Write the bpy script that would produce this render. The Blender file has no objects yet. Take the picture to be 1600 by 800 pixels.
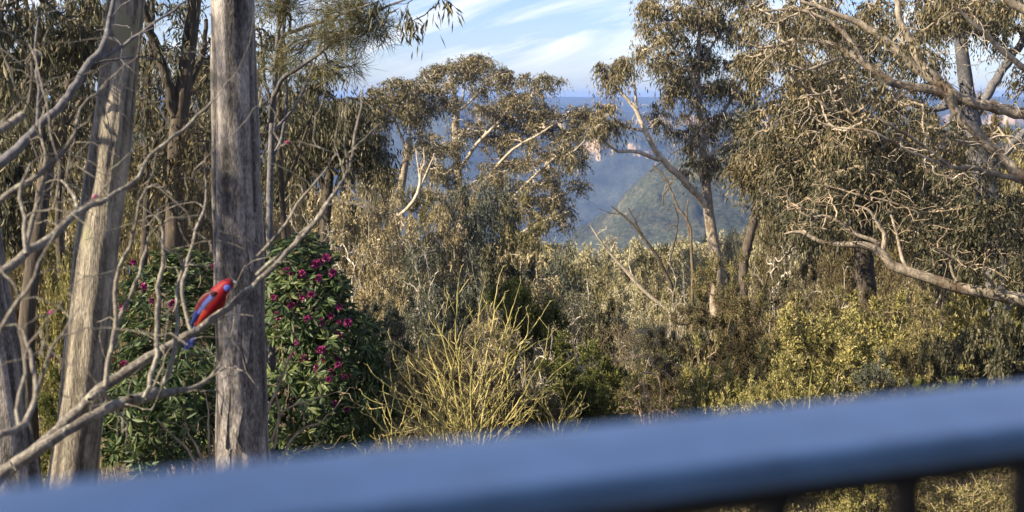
import bpy, math, random
import numpy as np
from mathutils import Vector

random.seed(7)
scene = bpy.context.scene
col = scene.collection
R = math.radians

# ------------------------------------------------------------------ camera maths
FPX = 2198.0                       # focal length in pixels of the 1600 px wide photograph
ZC = 4.3
PITCH = math.atan2(250.0, FPX)
FW = np.array([0, math.cos(PITCH), -math.sin(PITCH)])
UPV = np.array([0, math.sin(PITCH), math.cos(PITCH)])
RT = np.array([1.0, 0, 0])
CAM = np.array([0, 0, ZC])


def P(px, py, Y):
    d = FW + (px - 800) / FPX * RT + (400 - py) / FPX * UPV
    return CAM + d * (Y / d[1])


def S(r, Y):
    return r * Y / FPX


# ------------------------------------------------------------------ noise
def _hash(ix, iy, seed):
    h = (ix.astype(np.int64) * 374761393 + iy.astype(np.int64) * 668265263 + seed * 974711) & 0x7fffffff
    h = ((h ^ (h >> 13)) * 1274126177) & 0x7fffffff
    return ((h ^ (h >> 16)) & 0xffff) / 65535.0


def vnoise(x, y, seed=0):
    x = np.asarray(x, float); y = np.asarray(y, float)
    ix = np.floor(x); iy = np.floor(y)
    fx = x - ix; fy = y - iy
    fx = fx * fx * (3 - 2 * fx); fy = fy * fy * (3 - 2 * fy)
    a = _hash(ix, iy, seed); b = _hash(ix + 1, iy, seed)
    c = _hash(ix, iy + 1, seed); d = _hash(ix + 1, iy + 1, seed)
    return (a * (1 - fx) + b * fx) * (1 - fy) + (c * (1 - fx) + d * fx) * fy - .5


def fbm(x, y, seed=0, oct=4):
    t = 0; a = 1.0
    for o in range(oct):
        t = t + a * vnoise(x * 2 ** o, y * 2 ** o, seed + o * 17)
        a *= .5
    return t


# ------------------------------------------------------------------ terrain height
G_R = [0, 15, 30, 45, 70, 90, 120, 160, 250, 400, 700, 1000, 1300, 2000, 2600]
G_Z = [0, 0, -2.6, -5.8, -10.5, -14, -20, -31, -64, -132, -255, -330, -370, -430, -420]


def sstep(a, b, x):
    t = np.clip((x - a) / (b - a), 0, 1)
    return t * t * (3 - 2 * t)


def py2z(py, r):
    return ZC - (py - 150) / FPX * r


def height(x, y):
    x = np.asarray(x, float); y = np.asarray(y, float)
    r = np.hypot(x, y)
    th = np.arctan2(x, np.maximum(y, 1e-6))
    th = np.where(y <= 0, np.sign(x) * 1.3, np.clip(th, -1.3, 1.3))
    c = 800 + FPX * np.tan(th)
    z = np.interp(r, G_R, G_Z)
    z = z + .12 * fbm(x * .25, y * .25, 3) * sstep(8, 20, r)
    z = z + np.clip((r - 100) / 300, 0, 1) * 6 * fbm(x * .02, y * .02, 5)
    # the wooded spur in the middle distance, rising to the right
    crest_py = np.interp(c, [300, 700, 820, 870, 900, 930, 965, 1000, 1025, 1080, 1150, 1300, 1700, 4000],
                         [560, 520, 450, 385, 347, 324, 296, 266, 250, 232, 222, 208, 196, 190])
    crest_py = crest_py + 5 * fbm(c * .02, c * 0 + 1, 9, 4)
    rc = 1500 + 120 * fbm(c * .012, c * 0, 8)
    crest = py2z(crest_py, rc)
    foot = np.interp(r, G_R, G_Z)
    up = sstep(700, 1500, r) ** .9
    spur = foot + (crest - foot) * up
    down = crest + (-430 - crest) * sstep(0, 520, r - rc)
    spur = np.where(r < rc, spur, down)
    gul = fbm(x * .006, y * .006, 21, 5)
    spur = spur + np.clip((r - 800) / 200, 0, 1) * np.clip((2000 - r) / 300, 0, 1) * (36 * gul)
    z = np.where((r > 690) & (r < 2100), np.maximum(z, spur), z)
    # small rock faces on the spur
    # the far escarpment
    rcs = 3480 + 240 * fbm(c * .006, c * 0 + 2.2, 31, 2)
    rcl = rcs + 60 * fbm(c * .05, c * 0 + 7, 33, 3)
    ang_r = r / np.cos(th)
    base_py = np.interp(c, [200, 600, 700, 880, 915, 1010, 1100, 1600], [182, 185, 175, 248, 243, 236, 230, 225]) \
        + 5 * fbm(c * .03, c * 0 + 3, 35)
    top_py = np.interp(c, [200, 600, 640, 700, 760, 880, 905, 915, 935, 945, 965, 1010, 1100, 1600],
                       [170, 174, 180, 166, 186, 242, 238, 217, 214, 232, 226, 225, 218, 210]) \
        + 8 * fbm(c * .06, c * 0 + 9, 37, 4)
    zb = py2z(base_py, 3480.); zt = np.maximum(py2z(top_py, 3480.), zb + 6)
    zbs = py2z(np.interp(c, [200, 640, 700, 760, 880, 915, 1010, 1600], [184, 189, 179, 200, 250, 244, 237, 228]), 3480.)
    talus = -430 + (zbs + 430) * np.clip((r - 2500) / (rcs - 2500), 0, 1) ** 1.5
    talus = talus + (zb - zbs) * np.clip((r - rcl + 140) / 140, 0, 1)
    talus = talus + 55 * fbm(x * .0035, y * .0035, 41, 5) * np.clip((r - 2100) / 400, 0, 1) * np.clip((rcl - r) / 350, .06, 1)
    face = zb + (zt - zb) * sstep(0, 26, r - rcl)
    # slope above the first cliff, a second band of rock, the plateau
    rc2 = 4350 + 160 * fbm(c * .012, c * 0 + 5, 43, 3) + 50 * fbm(c * .07, c * 0 + 6, 44, 3)
    b2 = py2z(np.interp(c, [200, 700, 880, 950, 1010, 1600], [168, 176, 200, 200, 197, 192]), 4350.)
    t2 = py2z(np.interp(c, [200, 700, 880, 950, 960, 1010, 1600], [160, 164, 190, 189, 182, 181, 178]) + 5 * fbm(c * .05, c * 0 + 4, 47), 4350.)
    b2 = np.maximum(b2, zt + 3)
    t2 = np.maximum(t2, b2 + 2)
    slope2 = zt + (b2 - zt) * np.clip((r - rcl - 26) / np.maximum(rc2 - rcl - 26, 1), 0, 1)
    face2 = b2 + (t2 - b2) * sstep(0, 22, r - rc2)
    plat = t2 + (py2z(153.2, 8000.) - t2) * sstep(0, 1, (r - rc2 - 22) / 3400)
    plat = plat + np.clip((r - rc2 - 60) / 400, 0, 1) * 14 * fbm(x * .003, y * .003, 51, 4)
    zz = np.where(r < rcl, talus, np.where(r < rcl + 26, face, np.where(r < rc2, slope2, np.where(r < rc2 + 22, face2, plat))))
    z = np.where(r > 2100, np.maximum(zz, -430 + 0 * zz), z)
    # tree-top roughness on everything far
    z = z + np.clip((r - 250) / 300, 0, 1) * 7.0 * fbm(x * .11, y * .11, 61, 3) * np.where(r > 2500, .8, 1)
    return z


def gz(x, y):
    return float(height(np.array([x]), np.array([y]))[0])


# ------------------------------------------------------------------ mesh accumulation (all quads)
class MB:
    def __init__(s):
        s.v = []; s.f = []; s.m = []; s.a = []; s.n = 0

    def add(s, v, f, mat=0, a=None):
        v = np.asarray(v, np.float64).reshape(-1, 3)
        f = np.asarray(f, np.int64).reshape(-1, 4)
        s.v.append(v); s.f.append(f + s.n)
        s.m.append(np.full(len(f), mat, np.int32))
        s.a.append(np.full(len(v), .5) if a is None else np.asarray(a, np.float64))
        s.n += len(v)

    def build(s, name, mats, parent=None, origin=(0, 0, 0), smooth=True):
        me = bpy.data.meshes.new(name)
        v = np.concatenate(s.v) - np.asarray(origin)
        f = np.concatenate(s.f); m = np.concatenate(s.m); a = np.concatenate(s.a)
        me.vertices.add(len(v)); me.vertices.foreach_set('co', v.ravel())
        me.loops.add(f.size); me.loops.foreach_set('vertex_index', f.ravel().astype(np.int32))
        me.polygons.add(len(f))
        me.polygons.foreach_set('loop_start', np.arange(0, f.size, 4, dtype=np.int32))
        me.polygons.foreach_set('material_index', m)
        me.polygons.foreach_set('use_smooth', np.full(len(f), smooth, bool))
        at = me.attributes.new('rnd', 'FLOAT', 'POINT'); at.data.foreach_set('value', a)
        me.update(calc_edges=True)
        me.validate()
        for q in (mats if isinstance(mats, (list, tuple)) else [mats]):
            me.materials.append(q)
        o = bpy.data.objects.new(name, me); col.objects.link(o)
        if parent is not None:
            o.parent = parent
        return o


def norm(v):
    return v / np.maximum(np.linalg.norm(v, axis=-1, keepdims=True), 1e-9)


def tubes(mb, pts, rad, sides=5, mat=0, a=None):
    """pts (M,n,3), rad (M,n): M tapered tubes at once."""
    pts = np.asarray(pts, float); rad = np.asarray(rad, float)
    M, n, _ = pts.shape
    t = norm(np.gradient(pts, axis=1))
    d = norm(pts[:, -1] - pts[:, 0])
    ref = np.where(np.abs(d[:, 2:3]) < .8, np.array([[0, 0, 1.]]), np.array([[1., 0, 0]]))[:, None, :]
    u = norm(np.cross(t, np.broadcast_to(ref, t.shape))); w = np.cross(t, u)
    an = np.arange(sides) / sides * 2 * math.pi
    ring = pts[:, :, None, :] + rad[:, :, None, None] * (np.cos(an)[None, None, :, None] * u[:, :, None, :] + np.sin(an)[None, None, :, None] * w[:, :, None, :])
    v = ring.reshape(-1, 3)
    i = np.arange(n - 1)[:, None] * sides; k = np.arange(sides)[None, :]; k2 = (k + 1) % sides
    q = np.stack([i + k, i + k2, i + sides + k2, i + sides + k], -1).reshape(-1, 4)
    f = (q[None] + (np.arange(M) * n * sides)[:, None, None]).reshape(-1, 4)
    if a is not None:
        a = np.repeat(np.asarray(a), n * sides)
    mb.add(v, f, mat, a)


def resample(p, r, step):
    p = np.asarray(p, float); r = np.asarray(r, float)
    # smooth (Catmull-Rom) then even spacing
    n = len(p)
    if n > 2:
        q = np.vstack([2 * p[0] - p[1], p, 2 * p[-1] - p[-2]])
        out = []; ro = []
        for i in range(n - 1):
            t = np.linspace(0, 1, 9)[:-1][:, None]
            p0, p1, p2, p3 = q[i], q[i + 1], q[i + 2], q[i + 3]
            out.append(.5 * (2 * p1 + (p2 - p0) * t + (2 * p0 - 5 * p1 + 4 * p2 - p3) * t ** 2 + (3 * p1 - p0 - 3 * p2 + p3) * t ** 3))
            ro.append(r[i] + (r[i + 1] - r[i]) * t[:, 0])
        p = np.vstack(out + [p[-1:]]); r = np.concatenate(ro + [r[-1:]])
    s = np.concatenate([[0], np.cumsum(np.linalg.norm(np.diff(p, axis=0), axis=1))])
    m = max(3, int(s[-1] / step) + 1)
    x = np.linspace(0, s[-1], m)
    return np.stack([np.interp(x, s, p[:, k]) for k in range(3)], 1), np.interp(x, s, r)


def rough_trunk(mb, p, r, sides=40, step=.05, amp=.05, seed=0, streak=1.0, mat=0):
    """bark relief as real geometry: long vertical plates and fissures"""
    p, r = resample(p, r, step)
    n = len(p)
    t = norm(np.gradient(p, axis=0))
    u = norm(np.cross(t, np.broadcast_to([0, 1., .05], t.shape))); w = np.cross(t, u)
    an = np.arange(sides) / sides * 2 * math.pi
    s = np.arange(n) * step
    A, Z = np.meshgrid(an, s)
    nx = np.cos(A) * 4.5; ny = np.sin(A) * 4.5
    ridge = fbm(A * sides / 2 / math.pi * .42, Z * 1.3 * streak, seed, 3)
    ridge[:, -1] = (ridge[:, 0] + ridge[:, -2]) / 2
    lump = vnoise(nx * .5 + 9, Z * .9 + ny * .4, seed + 5)
    rr = r[:, None] * (1 + amp * ridge + .11 * lump)
    ring = p[:, None, :] + rr[:, :, None] * (np.cos(A)[..., None] * u[:, None, :] + np.sin(A)[..., None] * w[:, None, :])
    i = np.arange(n - 1)[:, None] * sides; k = np.arange(sides)[None, :]; k2 = (k + 1) % sides
    q = np.stack([i + k, i + k2, i + sides + k2, i + sides + k], -1).reshape(-1, 4)
    mb.add(ring.reshape(-1, 3), q, mat, np.clip(.5 + ridge, 0, 1).ravel())


def leaf_quads(mb, rng, pos, L, W, droop=.8, out=None, spread=1.0, fold=False, mat=0, cl=None, flat=0.0):
    n = len(pos)
    d = rng.normal(size=(n, 3)) * spread
    d[:, 2] -= droop
    if out is not None:
        d = d + out
    d = norm(d)
    nr = rng.normal(size=(n, 3)); nr[:, 2] += flat
    nr = norm(nr - d * np.sum(nr * d, 1, keepdims=True))
    sd = np.cross(d, nr)
    L = L * rng.uniform(.65, 1.25, n)[:, None]; W = W * rng.uniform(.7, 1.2, n)[:, None]
    a = np.clip((.5 if cl is None else cl) + rng.normal(size=n) * .17, 0, 1)
    b = pos; tp = pos + d * L + nr * L * rng.uniform(-.12, .12, n)[:, None]
    l = pos + d * L * .42 + sd * W * .5; r = pos + d * L * .42 - sd * W * .5
    if not fold:
        v = np.stack([b, l, tp, r], 1).reshape(-1, 3)
        f = np.arange(n * 4).reshape(-1, 4)
        mb.add(v, f, mat, np.repeat(a, 4))
    else:
        m = pos + d * L * .5 - nr * W * .22
        l = pos + d * L * .5 + sd * W * .5 + nr * W * .06; r = pos + d * L * .5 - sd * W * .5 + nr * W * .06
        v = np.stack([b, l, tp, r, m], 1).reshape(-1, 3)
        k = np.arange(n)[:, None] * 5
        f = np.concatenate([k + [[0, 4, 2, 1]], k + [[0, 3, 2, 4]]])
        mb.add(v, f, mat, np.repeat(a, 5))


def sprays(rng, tips, axis, length, nst, per, sag, jit):
    """leaf positions strung along nst short twigs that leave every tip; returns positions, the twig direction there, tip index"""
    n = len(tips)
    d = norm(axis[:, None, :] + rng.normal(size=(n, nst, 3)) * .75)
    ln = length * rng.uniform(.5, 1.25, (n, nst, 1, 1))
    t = (np.arange(per) + rng.uniform(.1, .9, (n, nst, per))) / per
    pos = tips[:, None, None, :] + d[:, :, None, :] * ln * t[..., None]
    pos[..., 2] -= sag * (ln[..., 0] * t ** 2)
    pos = pos + rng.normal(size=pos.shape) * jit
    dd = np.broadcast_to(d[:, :, None, :], pos.shape).copy(); dd[..., 2] -= 2 * sag * t
    return pos.reshape(-1, 3), norm(dd.reshape(-1, 3)), np.repeat(np.arange(n), nst * per)


def ellipsoid_pts(rng, n, c, rad, shell=.55):
    d = norm(rng.normal(size=(n, 3)))
    q = rng.uniform(0, 1, n) ** (1 / 3.)
    q = shell + (1 - shell) * q if shell < 1 else q
    q = q * rng.uniform(.75, 1.08, n)
    return np.asarray(c) + d * np.asarray(rad) * q[:, None]


def clumped(rng, n, c, rad, shell, per=7, tight=.26):
    """tips gathered into sprays, so the crown has dense clumps and open gaps"""
    m = max(1, int(round(n / per)))
    cc = ellipsoid_pts(rng, m, c, rad, shell)
    q = np.repeat(cc, per, 0)
    return q + rng.normal(size=q.shape) * np.asarray(rad) * tight * np.array([.8, .8, .5])


def grow(rng, skel, tips, seg=5, wob=.12, lift=.35, r_tip=.006, rpow=.42, rmax=None, bend=.35):
    """joins every tip to the nearest point of the growing skeleton by a curved branch; returns (pts (M,seg+1,3), radii)"""
    nodes = [np.asarray(p, float) for p in skel]
    N0 = len(nodes)
    cap = N0 + len(tips) * seg
    arr = np.zeros((cap, 3)); arr[:N0] = np.array(nodes)
    par = np.full(cap, -1, int); cnt = np.zeros(cap)
    dirs = np.zeros((cap, 3)); dirs[:N0] = norm(np.gradient(arr[:N0], axis=0)) if N0 > 1 else [0, 0, 1]
    d0 = np.array([np.min(np.sum((arr[:N0] - t) ** 2, 1)) for t in tips])
    order = np.argsort(d0)
    n = N0; chains = []
    for ti in order:
        tip = tips[ti]
        dv = tip - arr[:n]
        dist = np.linalg.norm(dv, axis=1)
        al = np.sum(dv * dirs[:n], 1) / np.maximum(dist, 1e-6)
        cost = dist * (1.25 - .35 * al)
        j = int(np.argmin(cost))
        p0 = arr[j]; D = dist[j]
        h0 = (dirs[j] * .6 + norm(dv[j]) * .8 + np.array([0, 0, lift * .4])) * D
        h1 = (norm(dv[j]) + rng.normal(size=3) * bend - np.array([0, 0, .25])) * D
        t = np.linspace(0, 1, seg + 1)[:, None]
        c = (2 * t ** 3 - 3 * t ** 2 + 1) * p0 + (t ** 3 - 2 * t ** 2 + t) * h0 + (-2 * t ** 3 + 3 * t ** 2) * tip + (t ** 3 - t ** 2) * h1
        c[1:-1] += rng.normal(size=(seg - 1, 3)) * wob * D * .3
        idx = np.arange(n, n + seg)
        arr[idx] = c[1:]
        dirs[idx] = norm(np.diff(c, axis=0))
        par[idx] = np.concatenate([[j], idx[:-1]])
        chains.append((j, idx)); n += seg
        k = idx[-1]
        while k >= 0:
            cnt[k] += 1; k = par[k]
    pts = np.zeros((len(chains), seg + 1, 3)); rad = np.zeros((len(chains), seg + 1))
    rr = r_tip * np.maximum(cnt, .7) ** rpow
    for q, (j, idx) in enumerate(chains):
        pts[q, 0] = arr[j]; pts[q, 1:] = arr[idx]
        rad[q, 1:] = rr[idx]
        rad[q, 0] = rr[idx[0]] * 1.05
        rad[q, -1] *= .55
    if rmax:
        rad = np.minimum(rad, rmax)
    return pts, rad


# ------------------------------------------------------------------ materials
def new_mat(name):
    m = bpy.data.materials.new(name); m.use_nodes = True
    nt = m.node_tree; nt.nodes.clear()
    out = nt.nodes.new('ShaderNodeOutputMaterial')
    return m, nt, out


def ramp(nt, stops):
    n = nt.nodes.new('ShaderNodeValToRGB')
    e = n.color_ramp.elements
    while len(e) < len(stops):
        e.new(.5)
    for i, (p, c) in enumerate(stops):
        e[i].position = p; e[i].color = (*c, 1)
    return n


def leaf_mat(name, c0, c1, c2, trans=.15, rough=.55, spec=.25, tcol=1.2):
    m, nt, out = new_mat(name)
    N = nt.nodes; K = nt.links.new
    at = N.new('ShaderNodeAttribute'); at.attribute_name = 'rnd'
    oi = N.new('ShaderNodeObjectInfo')
    ad = N.new('ShaderNodeMath'); ad.operation = 'MULTIPLY_ADD'; ad.inputs[1].default_value = .18; ad.inputs[2].default_value = -.09
    K(oi.outputs['Random'], ad.inputs[0])
    a2 = N.new('ShaderNodeMath'); a2.operation = 'ADD'; K(at.outputs['Fac'], a2.inputs[0]); K(ad.outputs[0], a2.inputs[1])
    cr = ramp(nt, [(.1, c0), (.5, c1), (.92, c2)])
    K(a2.outputs[0], cr.inputs[0])
    pb = N.new('ShaderNodeBsdfPrincipled'); pb.inputs['Roughness'].default_value = rough
    pb.inputs['Specular IOR Level'].default_value = spec
    tr = N.new('ShaderNodeBsdfTranslucent')
    hs = N.new('ShaderNodeHueSaturation'); hs.inputs['Value'].default_value = tcol; hs.inputs['Saturation'].default_value = 1.1
    K(cr.outputs[0], hs.inputs['Color']); K(hs.outputs[0], tr.inputs[0])
    K(cr.outputs[0], pb.inputs['Base Color'])
    mx = N.new('ShaderNodeMixShader'); mx.inputs[0].default_value = trans
    K(pb.outputs[0], mx.inputs[1]); K(tr.outputs[0], mx.inputs[2]); K(mx.outputs[0], out.inputs[0])
    return m


def bark_mat(name, c0, c1, c2, sc=14, stretch=.12, bump=.5, rough=.85, blotch=None, bsc=2.5, bth=.58):
    m, nt, out = new_mat(name)
    N = nt.nodes; K = nt.links.new
    tc = N.new('ShaderNodeTexCoord'); mp = N.new('ShaderNodeMapping'); mp.inputs['Scale'].default_value = (1, 1, stretch)
    K(tc.outputs['Object'], mp.inputs[0])
    n1 = N.new('ShaderNodeTexNoise'); n1.inputs['Scale'].default_value = sc; n1.inputs['Detail'].default_value = 7; n1.inputs['Roughness'].default_value = .65
    K(mp.outputs[0], n1.inputs['Vector'])
    at = N.new('ShaderNodeAttribute'); at.attribute_name = 'rnd'
    mm = N.new('ShaderNodeMath'); mm.operation = 'MULTIPLY_ADD'; mm.inputs[1].default_value = .5; K(at.outputs['Fac'], mm.inputs[0])
    sb = N.new('ShaderNodeMath'); sb.operation = 'SUBTRACT'; sb.inputs[1].default_value = .25; K(n1.outputs['Fac'], sb.inputs[0]); K(sb.outputs[0], mm.inputs[2])
    cr = ramp(nt, [(.28, c0), (.5, c1), (.72, c2)])
    K(mm.outputs[0], cr.inputs[0])
    n5 = N.new('ShaderNodeTexNoise'); n5.inputs['Scale'].default_value = 7; n5.inputs['Detail'].default_value = 6; n5.inputs['Roughness'].default_value = .62
    mp5 = N.new('ShaderNodeMapping'); mp5.inputs['Scale'].default_value = (1, 1, .55); K(tc.outputs['Object'], mp5.inputs[0]); K(mp5.outputs[0], n5.inputs['Vector'])
    mr5 = N.new('ShaderNodeMapRange'); mr5.inputs[1].default_value = .3; mr5.inputs[2].default_value = .7; mr5.inputs[3].default_value = .55; mr5.inputs[4].default_value = 1.4; K(n5.outputs['Fac'], mr5.inputs[0])
    hs5 = N.new('ShaderNodeHueSaturation'); K(cr.outputs[0], hs5.inputs['Color']); K(mr5.outputs[0], hs5.inputs['Value'])
    base = hs5.outputs[0]
    if blotch:
        n2 = N.new('ShaderNodeTexNoise'); n2.inputs['Scale'].default_value = bsc; n2.inputs['Detail'].default_value = 5
        mp2 = N.new('ShaderNodeMapping'); mp2.inputs['Scale'].default_value = (1, 1, .45); K(tc.outputs['Object'], mp2.inputs[0]); K(mp2.outputs[0], n2.inputs['Vector'])
        r2 = ramp(nt, [(bth, (0, 0, 0)), (bth + .07, (1, 1, 1))]); K(n2.outputs['Fac'], r2.inputs[0])
        mx = N.new('ShaderNodeMix'); mx.data_type = 'RGBA'
        K(r2.outputs[0], mx.inputs['Factor']); K(base, mx.inputs['A']); mx.inputs['B'].default_value = (*blotch, 1)
        base = mx.outputs['Result']
    pb = N.new('ShaderNodeBsdfPrincipled'); pb.inputs['Roughness'].default_value = rough; pb.inputs['Specular IOR Level'].default_value = .25
    K(base, pb.inputs['Base Color'])
    if bump:
        bp = N.new('ShaderNodeBump'); bp.inputs['Strength'].default_value = bump; bp.inputs['Distance'].default_value = .02
        K(n1.outputs['Fac'], bp.inputs['Height']); K(bp.outputs[0], pb.inputs['Normal'])
    K(pb.outputs[0], out.inputs[0])
    return m


def plain_mat(name, c, rough=.5, spec=.5, noise=.15, sc=30, metal=0, coat=0):
    m, nt, out = new_mat(name)
    N = nt.nodes; K = nt.links.new
    tc = N.new('ShaderNodeTexCoord'); n1 = N.new('ShaderNodeTexNoise'); n1.inputs['Scale'].default_value = sc; n1.inputs['Detail'].default_value = 5
    K(tc.outputs['Object'], n1.inputs['Vector'])
    lo = tuple(x * (1 - noise) for x in c); hi = tuple(min(1, x * (1 + noise)) for x in c)
    cr = ramp(nt, [(.35, lo), (.65, hi)]); K(n1.outputs['Fac'], cr.inputs[0])
    pb = N.new('ShaderNodeBsdfPrincipled'); pb.inputs['Roughness'].default_value = rough; pb.inputs['Specular IOR Level'].default_value = spec
    pb.inputs['Metallic'].default_value = metal; pb.inputs['Coat Weight'].default_value = coat
    K(cr.outputs[0], pb.inputs['Base Color']); K(pb.outputs[0], out.inputs[0])
    return m


LEAF = dict(
    gum=leaf_mat('gum_leaf', (.046, .044, .024), (.112, .100, .056), (.270, .220, .125)),
    gumdark=leaf_mat('dark_gum_leaf', (.026, .030, .018), (.066, .066, .038), (.165, .145, .085)),
    blue=leaf_mat('blue_grey_leaf', (.028, .036, .026), (.070, .080, .056), (.165, .168, .120)),
    yellow=leaf_mat('yellow_green_leaf', (.092, .094, .030), (.235, .220, .076), (.440, .380, .165)),
    green=leaf_mat('bright_green_leaf', (.032, .044, .012), (.078, .094, .024), (.180, .182, .055)),
    olive=leaf_mat('olive_leaf', (.052, .050, .022), (.150, .138, .060), (.340, .285, .135)),
    tan=leaf_mat('tan_leaf', (.105, .092, .050), (.240, .205, .115), (.430, .360, .215)),
    brown=leaf_mat('brown_olive_leaf', (.042, .036, .018), (.104, .088, .044), (.225, .180, .095)),
    rhodo=leaf_mat('rhododendron_leaf', (.026, .046, .020), (.066, .104, .040), (.150, .180, .062), trans=.22, rough=.5, spec=.3),
    pale=leaf_mat('pale_forest_leaf', (.125, .120, .066), (.285, .266, .155), (.470, .420, .260)),
    needle=leaf_mat('needle_foliage', (.050, .050, .022), (.105, .100, .042), (.190, .170, .075)),
    dry=leaf_mat('dry_grass', (.130, .105, .048), (.240, .200, .098), (.360, .300, .160)),
)
BARK = dict(
    big=bark_mat('fissured_grey_bark', (.036, .033, .031), (.130, .120, .113), (.285, .265, .250), sc=70, stretch=.34, bump=.9, blotch=(.12, .070, .045), bth=.66, bsc=3.4),
    lit=bark_mat('fibrous_brown_bark', (.075, .066, .052), (.20, .178, .142), (.34, .31, .25), sc=64, stretch=.24, bump=1.0, blotch=(.24, .23, .15), bth=.62, bsc=4),
    dark=bark_mat('dark_rough_bark', (.028, .024, .020), (.060, .050, .040), (.11, .09, .07), sc=18, stretch=.15, bump=.8),
    pale=bark_mat('pale_gum_bark', (.12, .10, .078), (.26, .222, .172), (.46, .41, .335), sc=20, stretch=.5, bump=.6, blotch=(.13, .095, .065), bth=.56, bsc=4),
    cream=bark_mat('cream_gum_bark', (.22, .19, .145), (.39, .34, .265), (.56, .50, .41), sc=20, stretch=.5, bump=.4),
    pinkish=bark_mat('pinkish_tan_bark', (.22, .155, .105), (.36, .265, .19), (.50, .39, .29), sc=20, bump=0),
    twig=bark_mat('tan_twig_bark', (.14, .11, .075), (.25, .20, .14), (.38, .31, .225), sc=20, bump=0),
    brown=bark_mat('brown_twig_bark', (.06, .046, .032), (.115, .088, .062), (.19, .15, .11), sc=20, bump=0),
    lichen=bark_mat('lichen_bark', (.075, .068, .06), (.165, .15, .132), (.30, .28, .245), sc=60, stretch=.8, bump=.6, blotch=(.30, .30, .25), bth=.58, bsc=34),
    blueish=bark_mat('smooth_grey_bark', (.05, .05, .055), (.10, .10, .11), (.18, .175, .18), sc=40, stretch=.6, bump=.3),
    dead=bark_mat('bleached_dead_wood', (.28, .25, .21), (.44, .40, .35), (.60, .56, .50), sc=14, bump=.2),
    broom=bark_mat('yellow_green_stem', (.13, .120, .042), (.285, .255, .090), (.46, .385, .19), sc=30, bump=0),
)


# ------------------------------------------------------------------ tagging
def tag(o, label=None, cat=None, group=None, kind=None):
    if label: o['label'] = label
    if cat: o['category'] = cat
    if group: o['group'] = group
    if kind: o['kind'] = kind
    return o


def empty(name, loc, label, cat, group=None):
    o = bpy.data.objects.new(name, None); col.objects.link(o)
    o.location = loc; o.empty_display_size = .3
    return tag(o, label, cat, group)


def copy_tree(o, parent=None):
    c = o.copy(); col.objects.link(c)
    if parent is not None:
        c.parent = parent
    for ch in list(o.children):
        copy_tree(ch, c)
    return c


# ------------------------------------------------------------------ generic tree from photo measurements
SPEC = dict(
    gum=dict(leaf='gum', k=26, spread=.24, L=.15, W=.030, droop=.9),
    gumfar=dict(leaf='gum', k=24, spread=.34, L=.20, W=.055, droop=.8),
    gumdark=dict(leaf='gumdark', k=30, spread=.24, L=.15, W=.032, droop=1.0),
    blue=dict(leaf='blue', k=30, spread=.32, L=.17, W=.050, droop=.8),
    brown=dict(leaf='brown', k=30, spread=.22, L=.10, W=.022, droop=.5),
    olive=dict(leaf='olive', k=30, spread=.24, L=.11, W=.026, droop=.6),
)


def to_pts(path):
    """path of (px,py,Y,r_px) -> world points and radii"""
    p = np.array([P(a[0], a[1], a[2]) for a in path]); r = np.array([S(a[3], a[2]) for a in path])
    return p, r


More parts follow.
